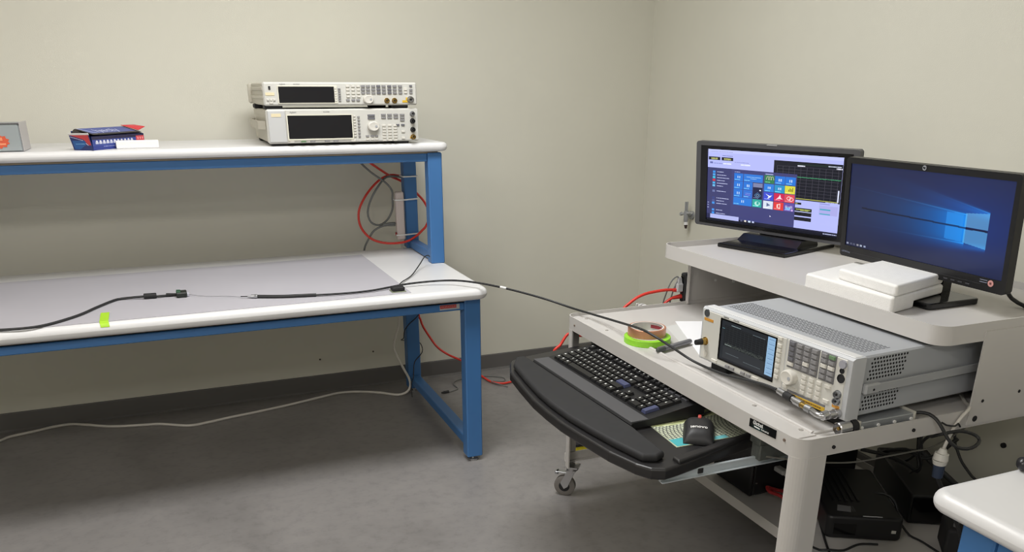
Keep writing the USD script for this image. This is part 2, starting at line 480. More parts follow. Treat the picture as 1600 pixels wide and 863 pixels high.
keyrow(hi, [.3, .320, .338], np.array([.1492]) + zb, .0135, .007, key_grey, .002)
for i, x in enumerate((.359, .378, .398, .418, .438, .4597, .480, .5016)):
    keyrow(hi, [x], np.array([.1975, .186, .1745]) + zb, .0155, .0082, (key_grey, key_dark)[i in (3, 5)], .002)
keyrow(hi, [.522], np.array([.187, .1765]) + zb, .013, .008, key_light, .002)
keyrow(hi, [.543], np.array([.1985]) + zb, .011, .007, key_dark, .002); keyrow(hi, [.543], np.array([.185, .175]) + zb, .013, .007, key_grey, .002)
knob(hi, .3765, .1520 + zb, .0195, .015, y=.002, sq=.82)
for x in (.4477, .4773):
    bnc(hi, x, .1468 + zb, .008, .013, brass, .002)
bnc(hi, .5395, .150 + zb, .0105, .018, steel, .002, 'rf_connector')
obj('label', cbox(.508, .536, .0006, .003, .140 + zb, .148 + zb, 0), yellow_ink, hi); obj('label', cbox(.522, .536, .0005, .003, .149 + zb, .158 + zb, 0), yellow_ink, hi)
obj('label', cbox(.0043, .0356, .0006, .003, .166 + zb, .1762 + zb, 0), M('cream_label', (226, 214, 178), .5), hi)
obj('power_switch', cbox(.0165, .0235, -.001, .003, .186 + zb, .1975 + zb, .001), matte_black, hi)
keyrow(hi, [.0115, .0225, .0335], np.array([.1515]) + zb, .0085, .006, key_light, .002); keyrow(hi, [.022], np.array([.1415]) + zb, .014, .007, key_light, .002)
obj('maker_lettering', [lettering('Agilent', .0045, (.056, .002, T + .0705), (1, 0, 0), (0, 0, 1), .0004), lettering('N5182A', .0042, (.105, .002, T + .0705), (1, 0, 0), (0, 0, 1), .0004)], M('grey_print', (96, 96, 98), .5), hi)
for x in (.03, .50):
    obj('foot', cbox(x - .032, x + .032, .012, .07, .0022, T + .001, .003), matte_black, hi)
    obj('foot', cbox(x - .032, x + .032, .36, .43, -.0008, T + .001, .003), matte_black, hi)
for z in (.022, .052):
    obj('side_rail', cbox(-.003, .003, .05, .43, T + z, T + z + .012, .002), case_side, hi)
obj('rear_bumper', cbox(-.012, .576, .445, .475, T + .002, T + .079, .006), case_side, hi)

# ------------------------------------------------------------------ other things on the raised shelf
galv = M('galvanised', (172, 178, 180), 0.42, 0.35, vary=(9, .05))
mb = thing('metal_box', 'grey galvanised steel box with a red sticker at the left end of the shelf', 'metal box', (-2.80, -.57, HS))
obj('body', cbox(-.16, .040, .004, .170, .001, .090, .002), galv, mb)
obj('front_cover', cbox(-.16, .036, .0, .004, .003, .088, .001), M('cover_grey', (158, 166, 168), .5, .2, vary=(9, .04)), mb)
obj('cover_lip', cbox(-.16, .0405, -.003, .006, .0875, .0915, .001), M('lip_dark', (110, 110, 112), .5, .3), mb)
obj('side_plate', cbox(.0395, .0415, .002, .172, .001, .0935, .0005), M('side_plate', (196, 192, 192), .45, .25), mb)
a = np.linspace(0, 2 * math.pi, 22, endpoint=False)
star = Polygon([(-.028 + (.033 if k % 2 else .027) * math.cos(t), .033 + (.023 if k % 2 else .018) * math.sin(t)) for k, t in enumerate(a)])
sm = prism(star, 0, .0012); sm.apply_transform(np.array([[1, 0, 0, 0], [0, 0, -1, 0], [0, 1, 0, 0], [0, 0, 0, 1.0]]))
st_ = obj('sticker', sm, M('orange_red', (214, 92, 62), .4), mb, label='orange red sticker')
obj('sticker_mark', [tf(cbox(-.048, -.008, -.0018, -.0010, .022, .028, 0)), cbox(-.034, -.016, -.0018, -.0010, .036, .046, 0)], M('orange_pale', (236, 150, 110), .4), st_)

# blue carton, lying open: local X along its length
cyaw = math.atan2(.20, .162)
ca = thing('carton', 'open blue and red printed cardboard carton lying at the front of the shelf', 'carton', (-2.547, -.603, HS), cyaw)
CL, CW, CH = .257, .080, .045


def wallq(name, pts, m, t=.0016):
    """A card panel through four points, given thickness along its normal."""
    P = np.asarray(pts, float)
    n = np.cross(P[1] - P[0], P[3] - P[0]); n /= np.linalg.norm(n)
    return obj(name, hull(np.vstack([P, P + n * t])), m, ca, smooth=False)


navy = M('carton_navy', (36, 52, 112), .4)
card_in = M('carton_inside', (50, 46, 40), .85)
red_card = M('carton_red', (206, 62, 68), .45)
wallq('bottom', [(0, 0, .0005), (CL, 0, .0005), (CL, CW, .0005), (0, CW, .0005)], navy)
wallq('front_wall', [(0, .002, 0), (CL, .002, 0), (CL, .002, CH), (0, .002, CH)], navy)
wallq('back_wall', [(0, CW, 0), (0, CW, .062), (CL, CW, .062), (CL, CW, 0)], navy)
wallq('end_wall', [(.001, 0, 0), (-.010, -.001, .052), (-.010, CW + .002, .050), (.001, CW, 0)], navy)
wallq('end_wall', [(CL, 0, 0), (CL, 0, CH), (CL, CW, .060), (CL, CW, 0)], navy)
lid0, lid1, lid2, lid3 = np.array([.014, CW, .066]), np.array([CL - .004, CW, .066]), np.array([CL - .002, .006, .0455]), np.array([.050, .006, .0475])
wallq('lid', [lid3, lid2, lid1, lid0], M('carton_black', (26, 24, 30), .45), .0016)
wallq('side_flap', [(CL, .02, .055), (CL + .035, .018, .066), (CL + .03, .062, .072), (CL - .02, .078, .072)], red_card)
wallq('side_flap', [(0, CW, .056), (.045, .008, .0455), (.013, CW - .002, .066), (.012, CW - .001, .066)], card_in)
wallq('white_edge', [(-.0105, -.002, .0515), (-.0135, -.002, .0575), (-.0135, CW + .002, .0555), (-.0105, CW + .002, .0495)], white_ink)
im, d = canvas(150, 40, (60, 76, 150))
d.rectangle([0, 0, 150, 9], fill=(44, 40, 70)); d.rectangle([0, 28, 150, 40], fill=(48, 62, 140))
for k in range(11):
    d.ellipse([10 + k * 10, 12, 15 + k * 10, 17], fill=(225, 225, 235)); d.rectangle([9 + k * 10, 17, 16 + k * 10, 22], fill=(205, 208, 226))
scribble(d, 30, 30, 95, (150, 160, 205), 3); d.rectangle([78, 32, 92, 38], fill=(235, 235, 240))
d.rectangle([126, 6, 150, 26], fill=(206, 70, 78)); [d.rectangle([130 + 7 * k, 10, 133 + 7 * k, 16], fill=(236, 150, 150)) for k in range(3)]
picture('front_print', np.array(im), (.001, -.0004, CH - .0005), (CL - .002, 0, 0), (0, 0, -CH + .001), printed, ca)
im, d = canvas(60, 40, (26, 48, 110))
d.polygon([(60, 0), (0, 0), (40, 12), (60, 36)], fill=(206, 66, 70)); d.line([(0, 4), (36, 14), (60, 38)], fill=(225, 215, 230), width=2)
d.rectangle([4, 16, 44, 38], fill=(34, 92, 160)); scribble(d, 12, 24, 40, (110, 170, 220), 5)
picture('end_print', np.array(im)[:, ::-1][:, ::-1], (-.0122, CW - .001, .0495), (.0, -CW + .002, .002), (.0112, 0, -.0485), printed, ca)
U = (lid2 - lid3); V = (lid3 - lid0); nl = np.cross(V, lid1 - lid0); nl /= np.linalg.norm(nl); nl = nl if nl[2] > 0 else -nl
im, d = canvas(150, 46, (28, 24, 34))
d.rectangle([8, 0, 142, 36], fill=(66, 82, 150)); write(d, (34, 4), 'lyecly', 26, (214, 216, 236)); d.line([(8, 0), (24, 36)], fill=(150, 160, 205), width=5)
picture('lid_print', np.array(im), lid0 + nl * .0026, lid1 - lid0, (lid3 - lid0) * np.array([.0, 1, 1]) + np.array([.004, 0, 0]), printed, ca)

fs = thing('foam_slab', 'small flat white foam slab in front of the blue carton', 'foam slab', (-2.407, -.528, HS))
obj('slab', soft(sbox(-.070, -.017, .070, .015), 0, .027, .004), white_foam, fs)

# ------------------------------------------------------------------ power strip and cable loops on the riser post
ps = thing('power_strip', 'pale power strip strapped upright to the rear blue post of the raised shelf', 'power strip', (-1.383, -.205, .75))
obj('body', cbox(-.0185, .0185, -.018, .012, 0, .212, .005), M('strip_body', (206, 194, 190), .5), ps)
obj('switch', cbox(-.024, -.018, -.012, .004, .018, .034, .002), M('switch_red', (150, 40, 36), .4), ps)
obj('supply_cord', tube([(0, 0, .003), (.002, 0, -.012), (.006, .006, -.030), (.012, .014, -.044)], .0052), cable_white, ps)
for i, (z0, z1) in enumerate(((1.024, 1.026), (.927, .9285), (.773, .778))):
    ring = [(-1.402 if i else -1.358, -.203), (-1.293, -.203), (-1.293, -.142), (-1.402 if i else -1.358, -.142)]
    if i:
        ring = [(-1.4045, -.2255), (-1.362, -.2255), (-1.293, -.203), (-1.293, -.142), (-1.360, -.142), (-1.4045, -.190)]
    pr = Polygon(ring); band = pr.buffer(.0022, join_style=2).difference(pr.buffer(.0006, join_style=2))
    obj('cable_tie', tf(prism(band, z0 - .003, z0 + .003), (1.383, .205, -.75)), white_ink, ps, label='white cable tie')

red_loop = [(-1.525,-0.250,1.100), (-1.404,-0.130,1.026), (-1.352,-0.110,1.001), (-1.302,-0.100,0.972), (-1.272,-0.110,0.938), (-1.247,-0.140,0.902), (-1.242,-0.200,0.854), (-1.268,-0.230,0.809), (-1.289,-0.235,0.790), (-1.321,-0.240,0.766), (-1.367,-0.240,0.745), (-1.426,-0.240,0.741), (-1.480,-0.220,0.746), (-1.524,-0.200,0.766), (-1.552,-0.170,0.805), (-1.558,-0.150,0.850), (-1.545,-0.140,0.897), (-1.504,-0.130,0.955), (-1.446,-0.120,1.006), (-1.393,-0.115,1.025), (-1.351,-0.110,1.020), (-1.303,-0.110,1.021)]
tag(obj('extension_cord', tube(red_loop, .0052), cable_red), 'red cord coiled in a big loop around the rear post of the raised shelf', 'cord')
gray_loop = [(-1.556,-0.210,1.100), (-1.505,-0.213,1.050), (-1.443,-0.216,1.004), (-1.415,-0.215,0.968), (-1.409,-0.190,0.930), (-1.411,-0.185,0.880), (-1.435,-0.178,0.836), (-1.473,-0.181,0.816), (-1.510,-0.184,0.831), (-1.523,-0.187,0.874), (-1.507,-0.190,0.929), (-1.473,-0.193,0.983), (-1.429,-0.170,1.020), (-1.375,-0.125,1.019), (-1.330,-0.122,1.014)]
tag(obj('mains_cable', tube(gray_loop, .0045), cable_grey), 'grey cord hanging in a teardrop loop inside the red coil', 'cord')
tag(obj('mains_cable', tube([(-1.404, -.200, .815), (-1.425, -.200, .8155), (-1.454, -.190, .814), (-1.498, -.190, .796), (-1.525, -.190, .762), (-1.542, -.175, .725), (-1.546, -.155, .690)], .0045), cable_grey), 'short grey cord from the pale power strip down behind the bench top', 'cord')
tag(obj('mains_cable', tube([(-1.404, -.198, .822), (-1.43, -.205, .824), (-1.458, -.2, .819)], .006), cable_grey), 'stubby grey plug lead at the foot of the pale power strip', 'cord')

# ------------------------------------------------------------------ things on the bench top
zt = HB + .0022
cb = thing('probe_cable', 'black cable with ferrite and probe head lying on the left of the desk mat', 'cable', (-2.4, -.8, zt))
o0 = np.array([2.4, .8, -zt])
cabB = [(-2.960,-1.105,0.7135), (-2.894,-1.131,0.7135), (-2.841,-1.156,0.7135), (-2.790,-1.170,0.7135), (-2.744,-1.141,0.714), (-2.698,-1.087,0.714), (-2.644,-0.978,0.714), (-2.602,-0.897,0.714), (-2.558,-0.820,0.714), (-2.529,-0.794,0.714), (-2.457,-0.808,0.718), (-2.416,-0.812,0.716), (-2.381,-0.803,0.714), (-2.35,-0.806,0.715)]
cabB = [(x, max(y, -1.112) if x < -2.75 else y, z) for x, y, z in cabB]
cabB = [(-3.30, -.80, .7135), (-3.20, -.93, .7135), (-3.08, -1.03, .7135), (-2.960,-1.066,0.7135), (-2.894,-1.074,0.7135), (-2.841,-1.085,0.7135), (-2.790,-1.090,0.7135), (-2.744,-1.082,0.714), (-2.698,-1.045,0.714)] + cabB[6:]
obj('lead', tf(tube(cabB, .0040), o0), cable_black, cb)
obj('ferrite_core', tf(lathe([(0, 0), (.0085, 0), (.0095, .002), (.0095, .038), (.0085, .04), (0, .04)], (-2.457, -.808, .719), (1, -.09, 0)), o0), matte_black, cb)
obj('strain_relief', tf(cyl((-2.385, -.803, .715), (-2.352, -.808, .716), .0075, 12, .0045), o0), rubber, cb)
obj('probe_head', tf(cbox(-2.353, -2.318, -.840, -.792, zt, zt + .018, .003), o0), M('probe_black', (28, 34, 30), .45), cb)
obj('edge_connector', tf(cbox(-2.352, -2.338, -.836, -.797, zt + .0175, zt + .021, .001), o0), M('pcb_green', (44, 84, 60), .5), cb)
obj('socket', tf(cbox(-2.319, -2.311, -.828, -.804, zt + .001, zt + .011, .001), o0), M('pale_socket', (196, 196, 206), .5), cb)
tag(obj('thin_wire', tube([(-2.311, -.815, .714), (-2.261, -.853, .712), (-2.199, -.879, .712), (-2.147, -.926, .715)], .0010, 6), M('wire_grey', (150, 150, 154), .5)), 'hair-thin grey wire between the probe head and the cable tip on the mat', 'wire')
flag = [(-.978, zt + .004), (-1.03, zt + .0014), (-1.0785, zt + .0006)] + [(-1.0785 - .0212 * math.sin(a), HB - .0205 + .0212 * math.cos(a) + .0006) for a in np.linspace(.15, 1.15, 7)]
fq = [hull([(x, y, z + e) for (y, z) in flag[k:k + 2] for x in (-2.584 + .0004 * k, -2.5585 + .0004 * k) for e in (0, .0007)]) for k in range(len(flag) - 1)]
tag(obj('tape_flag', fq, M('green_tape', (168, 214, 44), .5), smooth=False), 'small lime green tape flag stuck on the front edge of the long bench', 'tape')

blk = thing('ground_block', 'small black block with a thin black lead on the mat corner near the blue post', 'block', (-1.615, -1.024, zt))
obj('base_plate', cbox(-.026, .026, -.023, .024, 0, .003, .001), M('olive_base', (128, 134, 112), .6), blk)
obj('body', soft(rrect(-.023, .023, -.019, .020, .006), .0028, .018, .005), matte_black, blk)
obj('lead', tf(tube([(-1.371,-0.612,0.742), (-1.381,-0.631,0.752), (-1.406,-0.658,0.752), (-1.438,-0.691,0.728), (-1.503,-0.804,0.713), (-1.569,-0.907,0.714), (-1.600,-0.975,0.7135), (-1.606,-1.002,0.718)], .0022, 8), (1.615, 1.024, -zt)), cable_black, blk)

tc = thing('test_cable', 'long thin black test cable arching from the grey mat across to the trolley', 'cable', (-1.1, -1.44, .69))
o0 = np.array([1.1, 1.44, -.69])
TESTC = [(-2.085,-0.948,0.716), (-2.014,-0.975,0.7155), (-1.844,-1.008,0.7155), (-1.710,-1.006,0.7155), (-1.554,-0.964,0.719), (-1.415,-0.992,0.725), (-1.335,-1.085,0.729), (-1.254,-1.196,0.722), (-1.169,-1.313,0.706), (-1.100,-1.424,0.688), (-1.082,-1.659,0.705), (-1.114,-1.867,0.737), (-1.111,-1.933,0.735), (-1.083,-1.988,0.713), (-1.050,-2.051,0.686), (-1.050,-2.170,0.690), (-1.047,-2.262,0.702), (-1.042,-2.335,0.711), (-1.040,-2.385,0.714)]
obj('lead', tf(tube(TESTC, .0036), o0), cable_black, tc)
obj('sleeve', tf(tube([(-2.092,-0.945,0.716), (-2.014,-0.975,0.7157), (-1.90,-0.998,0.7157)], .0056), o0), cable_black, tc)
P_ = np.array
tip = P_([-2.092, -.945, .716]); dr = P_([-.045, .016, 0.0]); dr /= np.linalg.norm(dr)
obj('end_connector', tf([cyl(tip, tip + dr * .022, .0066, 12), cyl(tip + dr * .004, tip + dr * .010, .0080, 6), cyl(tip + dr * .022, tip + dr * .034, .0042, 12)], o0), brushed, tc, label='silver screw connector')
obj('centre_pin', tf(cyl(tip + dr * .034, tip + dr * .058, .0018, 8), o0), cable_black, tc)
q = P_([-1.268, -1.177, .7245]); dd = P_([.08, -.115, -.011]); dd /= np.linalg.norm(dd)
obj('marker_sleeve', tf(tube([q - dd * .012, q + dd * .014], .0046, 10), o0), white_ink, tc, label='white marker sleeve')

# ------------------------------------------------------------------ the trolley
CX0, CX1, CY0, CY1 = -1.1426, -.20, -2.5952, -1.436         # front, back, right, left
HT = .6794                                                  # top of its rim
ct = thing('trolley', 'beige steel trolley with two tray tops and a pull-out keyboard tray', 'trolley', (-.65, -2.0, 0))
OC = np.array([.65, 2.0, 0])


def Cm(m):
    return tf(m, OC)


outer = rrect(CX0, CX1, CY0, CY1, .034)
ring = outer.difference(outer.buffer(-.0035))
tabm = [prism(ring, .6335, HT), prism(outer.buffer(-.003), .664, .668), prism(sbox(CX0 + .002, CY0 + .034, CX0 + .073, CY1 - .034), .6675, .6705), cyl((CX0 + .073, CY0 + .045, .6700), (CX0 + .073, CY1 - .040, .6700), .0055, 14), cyl((CX0 + .073, CY0 + .045, .6690), (CX0 + .24, CY0 + .045, .6690), .0050, 12)]
obj('table_tray', Cm(trimesh.util.concatenate(tabm)), cart_paint, ct)
for bx in ((CX0 - .01, CX0 + .078, CY0 - .01, CY0 + .0315), (CX0 - .01, CX0 + .050, CY1 - .050, CY1 + .01), (CX1 - .05, CX1 + .01, CY0 - .01, CY0 + .05), (CX1 - .05, CX1 + .01, CY1 - .05, CY1 + .01)):
    legp = outer.buffer(.0006).difference(outer.buffer(-.004)).intersection(sbox(bx[0], bx[2], bx[1], bx[3]))
    if legp.geom_type != 'Polygon':
        legp = max(legp.geoms, key=lambda g: g.area)
    obj('leg', Cm(prism(legp, .121, .6345)), cart_paint, ct)
# lower half-depth shelf with its side rails
low = rrect(-.782, CX1 + .004, CY0 + .005, CY1 - .005, .01)
obj('lower_shelf', Cm(trimesh.util.concatenate([prism(low.difference(low.buffer(-.003)), .131, .166), prism(low.buffer(-.002), .138, .142)])), cart_paint, ct)
obj('side_rail', Cm([cbox(-1.137, -.782, CY1 - .010, CY1 - .0045, .134, .166, .001), cbox(-1.137, -.782, CY1 - .022, CY1 - .0045, .132, .136, .001)]), cart_paint, ct)
obj('side_rail', Cm([cbox(-1.137, -.782, CY0 + .0045, CY0 + .010, .134, .166, .001), cbox(-1.137, -.782, CY0 + .0045, CY0 + .022, .132, .136, .001)]), cart_paint, ct)
# riser panels and upper shelf
HU = .894
up_o = rrect(-.785, CX1, CY0, CY1, .040)
obj('upper_shelf', Cm(trimesh.util.concatenate([prism(up_o.difference(up_o.buffer(-.0035)), .849, HU), prism(up_o.buffer(-.003), .871, .875)])), cart_paint, ct)
obj('riser_panel', Cm(prism(sbox(-.6475, CY0 - .0025, CX1 - .01, CY0 + .001), .640, .872)), cart_paint, ct)
obj('riser_panel', Cm([prism(sbox(-.668, CY1 - .001, CX1 - .01, CY1 + .0025), .640, .872), prism(sbox(-.668, CY1 - .014, -.665, CY1 - .0011), .672, .849)]), cart_paint, ct)
obj('back_panel', Cm(prism(sbox(CX1 - .006, CY0 + .03, CX1 - .002, CY1 - .03), .6675, .8715)), cart_paint, ct)
for (x, z) in ((-1.049, .652), (-.816, .655), (-.611, .698), (-.491, .706)):
    obj('screw', Cm(cyl((x, CY0 + .002, z), (x, CY0 - .0032, z), .0042, 10)), dark_hole, ct)
obj('screw', Cm(cyl((-.625, CY0 + .002, .655), (-.625, CY0 - .0036, .655), .0075, 12)), dark_hole, ct)
for (y, z) in ((-2.546, .664), (-1.503, .656)):
    obj('screw', Cm(cyl((CX0 + .002, y, z), (CX0 - .0022, y, z), .0036, 10)), M('screw_brown', (120, 104, 92), .5), ct)
for (x, y) in ((-1.095, -1.492), (-1.098, -1.641), (-1.083, -2.362), (-1.082, -2.526)):
    obj('screw', Cm(cyl((x, y, .669), (x, y, .6722), .0052, 14)), M('screw_pale', (170, 166, 160), .4), ct)
for (x, z) in ((-.60, .80), (-.55, .745)):
    obj('screw', Cm(cyl((x, CY1 - .004, z), (x, CY1 + .001, z), .0045, 10)), dark_hole if z > .77 else white_ink, ct)
obj('screw', Cm(cyl((-.47, CY1 - .004, .735), (-.47, CY1 + .001, .735), .006, 10)), white_ink, ct)
pl_ = obj('nameplate', Cm(hull([(x, y, z) for y, z0, z1 in ((-2.4255, .6515, .6715), (-2.518, .6555, .6755)) for z in (z0, z1) for x in (CX0 + .001, CX0 - .0018)])), gloss_black, ct, smooth=False, label='black maker plate with white print')
obj('plate_lettering', Cm([lettering('Global', .0085, (CX0 - .0018, -2.438, .6622), (0, -1, .04), (0, .04, 1), .0004, True), cbox(CX0 - .0023, CX0 - .0017, -2.464, -2.444, .6562, .6595, 0), lettering('Industrial', .0044, (CX0 - .0018, -2.468, .6568), (0, -1, .04), (0, .04, 1), .0004)]), white_ink, pl_)
wheel_rubber = M('wheel_rubber', (112, 108, 104), .6)
for i, (x, y, a) in enumerate(((CX0 + .028, CY1 - .026, 2.45), (CX0 + .028, CY0 + .026, 2.2), (CX1 - .028, CY1 - .026, .6), (CX1 - .028, CY0 + .026, 1.2))):
    c = thing('caster', None, None, (.65 + x, 2.0 + y, 0), a, parent=ct)
    obj('swivel_plate', [prism(rrect(-.026, .026, -.024, .024, .004), .116, .1215), cyl((0, 0, .104), (0, 0, .117), .020, 24)], steel, c)
    fk = [hull([(xx, s * .0165 + t, z) for xx, z in ((-.014, .106), (.014, .106), (.040, .052), (.026, .030), (.012, .040)) for t in (-.0015, .0015)]) for s in (-1, 1)]
    obj('fork', fk + [cbox(-.016, .020, -.018, .018, .102, .106, .001)], steel, c)
    obj('wheel', lathe([(.006, 0), (.030, 0), (.0385, .004), (.0385, .022), (.030, .026), (.006, .026)], (.026, -.013, .0385), (0, 1, 0), 36), wheel_rubber, c)
    obj('hub', lathe([(0, -.0035), (.010, -.0035), (.020, -.0006), (.020, .0266), (.010, .0295), (0, .0295)], (.026, -.013, .0385), (0, 1, 0), 24), matte_black, c)
    obj('brake_lever', [cbox(.012, .058, -.011, .011, .090, .0935, .001), cbox(.050, .062, -.012, .012, .082, .0935, .002)], brushed, c)

# keyboard tray: front edge bowed, hung on slides under the table
ZT = .580
front = [(-1.405, -1.578), (-1.438, -1.66), (-1.453, -1.77), (-1.467, -1.90), (-1.469, -1.99), (-1.467, -2.08), (-1.458, -2.16), (-1.440, -2.29), (-1.416, -2.375), (-1.395, -2.412), (-1.365, -2.427), (-1.327, -2.420)]
outline = Polygon([(-.93, -1.475), (-1.10, -1.482), (-1.36, -1.535), (-1.388, -1.552)] + front + [(-1.20, -2.388), (-1.075, -2.352), (-1.03, -2.335), (-.93, -2.32)])
kt = thing('keyboard_tray', None, None, (0, 0, 0), parent=ct)
obj('board', Cm(soft(outline, ZT - .030, ZT, .0075, 4)), M('tray_black', (34, 33, 34), .38), kt, smooth=50)
obj('rim', Cm(soft(Polygon([(-1.325, -2.417), (-1.200, -2.386), (-1.075, -2.350), (-1.035, -2.335), (-1.035, -2.325), (-1.075, -2.334), (-1.200, -2.362), (-1.325, -2.388)]).convex_hull, ZT - .006, ZT + .009, .006)), M('tray_black', (34, 33, 34), .38), kt, smooth=50)
pad = Polygon([(-1.385, -1.580), (-1.418, -1.640), (-1.4375, -1.78), (-1.4495, -1.90), (-1.452, -1.99), (-1.448, -2.09), (-1.437, -2.18), (-1.420, -2.28), (-1.398, -2.375), (-1.366, -2.390), (-1.338, -2.376), (-1.3305, -2.22), (-1.3505, -1.65), (-1.352, -1.58)]).convex_hull
obj('wrist_rest', Cm(soft(pad, ZT - .001, ZT + .020, .009, 5)), matte_black, kt, smooth=60, label='padded black wrist rest')
for y, tag_ in ((-2.398, 0), (-1.56, 1)):
    obj('slide', Cm([cbox(-1.362, -.80, y - .004, y + .004, .534, .5535, .001), cbox(-1.362, -.80, y - .014, y + .004, .534, .5365, .0005)]), M('zinc_slide', (196, 204, 208), .35, .3), kt)
    obj('slide_bracket', Cm([cbox(-1.095, -.86, y - .018, y + .016, .546, .590, .003), cbox(-1.10, -.86, y - .020, y + .018, .588, .634, .002)]), M('bracket_grey', (92, 96, 92), .55, .3, vary=(40, .25)), kt)
    obj('slide_stop', Cm(cbox(-1.26, -1.245, y - .006, y + .005, .538, .551, .001)), matte_black, kt)

# mouse pad let into the tray
im, d = canvas(150, 120, (214, 222, 196))
px = np.zeros((120, 150, 3)) + np.array([208, 214, 190])
yy, xx = np.mgrid[0:120, 0:150]
warp = xx * .9 + 18 * np.sin(yy / 38.0) + (yy - 60) * .35
lines = ((warp % 6.0) < 1.6) | (((yy + 10 * np.sin(xx / 42.0)) % 6.0) < 1.5)
band = (yy < 34 + 7 * np.sin(xx / 26.0))
px[lines & ~band] = (66, 70, 66)
px[band] = (196, 204, 150); px[band & (((xx * .6 + yy) % 24) < 9)] = (214, 220, 172)
px[(yy > 92) & (xx < 44) & (yy - 92 > (xx - 22) * .7)] = (74, 176, 184); px[(yy > 108) & (xx > 70) & (xx < 96)] = (110, 186, 190)
mp = thing('mouse_pad', 'thin pad printed with a green and black grid on the right of the keyboard tray', 'mouse pad', (-1.17, -2.245, ZT + .0003))
om = np.array([1.17, 2.245, -ZT - .0003])
padq = np.array([(-1.262, -2.150), (-1.278, -2.335), (-1.075, -2.332), (-1.03, -2.30), (-1.03, -2.150)])
obj('sheet', tf(prism(Polygon(padq), ZT + .0003, ZT + .0018), om), M('pad_base', (190, 198, 170), .6), mp)
picture('print', px, np.array((-1.264, -2.152, ZT + .0021)) + om, (.234, .0, 0), (-.010, -.180, 0), printed, mp)

# keyboard: local X along the keys, Y away from the typist
KX, KY = -1.347, -1.628
krot = math.atan2(-.578, .021)
kb = thing('keyboard', 'full-size black keyboard with a blue enter key on the pull-out tray', 'keyboard', (KX, KY, ZT + .0004), krot)
KW, KD = .572, .225
slope = .030 / KD


def kz(y):
    return .020 + slope * max(y - .045, 0)


prof = [(0, .002), (0, .014), (.006, .0185), (.045, .020), (KD - .006, kz(KD)), (KD, kz(KD) - .006), (KD, .002)]
body = prism(Polygon(prof), 0, KW)
body.apply_transform(np.array([[0, 0, 1, 0], [1, 0, 0, 0], [0, 1, 0, 0], [0, 0, 0, 1.0]]))
obj('body', body, M('keyboard_black', (24, 24, 26), .45), kb)
obj('palm_strip', cbox(.0015, KW - .0015, .0012, .053, .0150, .0222, .001), M('palm_grey', (76, 76, 78), .6), kb)
key_m = M('key_black', (20, 20, 22), .4)
key_b = M('key_blue', (66, 72, 104), .45)
UN = .0228
YB = .060
legends = []


def key(ux, row, w=1.0, h=1.0, m=key_m, leg=1):
    x0, x1 = .024 + ux * UN + .0009, .024 + (ux + w) * UN - .0009
    y0 = YB + row * UN + (.006 if row >= 5 else 0) + .0009
    y1 = y0 + h * UN - .0018
    p = []
    for s, dz in ((0, .001), (1, .0085)):
        i, j = (0, 0) if not s else (.0022, .0026)
        p += [(a, b, kz(b) + dz) for a in (x0 + i, x1 - i) for b in (y0 + j * .6, y1 - j)]
    obj('key', hull(p), m, kb, smooth=False)
    if leg:
        yc = y0 + .60 * (y1 - y0)
        e = .0026 if w < 1.2 else .0045
        xa = x0 + .0052
        z = [kz(yc + t) + .0087 for t in (-.0028, .0028)]
        legends.append(hull([(xa + q_, yc + t, zz + v) for q_ in (0, e * 1.5) for t, zz in zip((-.0028, .0028), z) for v in (0, .0002)]))


for ux in (0, 2, 3, 4, 5, 6.5, 7.5, 8.5, 9.5, 11, 12, 13, 14): key(ux, 5)
for ux in range(13): key(ux, 4)
key(13, 4, 2)
key(0, 3, 1.5); [key(1.5 + k, 3) for k in range(12)]; key(13.5, 3, 1.5)
key(0, 2, 1.75); [key(1.75 + k, 2) for k in range(11)]; key(12.75, 2, 2.25, m=key_b, leg=0)
key(0, 1, 2.25); [key(2.25 + k, 1) for k in range(10)]; key(12.25, 1, 2.75)
for ux, w in ((0, 1.25), (1.25, 1.25), (2.5, 1.25), (10, 1.25), (11.25, 1.25), (12.5, 1.25), (13.75, 1.25)): key(ux, 0, w)
key(3.75, 0, 6.25, leg=0)
for r_ in (5, 4, 3):
    for k in range(3): key(15.4 + k, r_)
for k in range(3): key(15.4 + k, 0)
key(16.4, 1)
for r_ in (4, 3, 2, 1):
    for k in range(3): key(18.75 + k, r_)
key(18.75, 0, 2); key(20.75, 0)
key(21.75, 4); key(21.75, 2, 1, 2); key(21.75, 0, 1, 2, m=key_b, leg=0)
obj('key_legends', legends, M('legend_white', (206, 208, 206), .5), kb, smooth=False, kind='stuff', label='white letters printed on the keys')
for k in range(4): obj('media_key', cbox(.432 + k * .030, .454 + k * .030, YB + 5 * UN + .011, YB + 5 * UN + .020, kz(.19) - .001, kz(.19) + .004, .001), M('media_grey', (70, 70, 74), .45), kb)
for k in range(3): obj('indicator', cyl((.445 + k * .03, YB + 5 * UN + .025, kz(.2)), (.445 + k * .03, YB + 5 * UN + .025, kz(.2) + .003), .0022, 8), M('led_grey', (110, 112, 110), .4), kb)
obj('brand_lettering', lettering('lenovo', .006, (.515, .207, kz(.207) + .0002), (1, 0, 0), (0, 1, slope), .0003), M('legend_dim', (120, 122, 120), .5), kb)

# mouse
ma = math.atan2(.139, .096)
ms = thing('mouse', 'black computer mouse with a red wheel on the grid-printed pad', 'mouse', (-1.183, -2.287, ZT + .0022), ma)
NX, NY = 40, 28


def mouse_z(a, b):
    """Height of the shell at a, b in -1..1 along its length and width."""
    return .034 * max(1 - abs(a) ** 4.5, 0) ** .55 * max(1 - abs(b) ** 3.6, 0) ** .6 * (1 - .16 * (a + .35) ** 2) + .0012


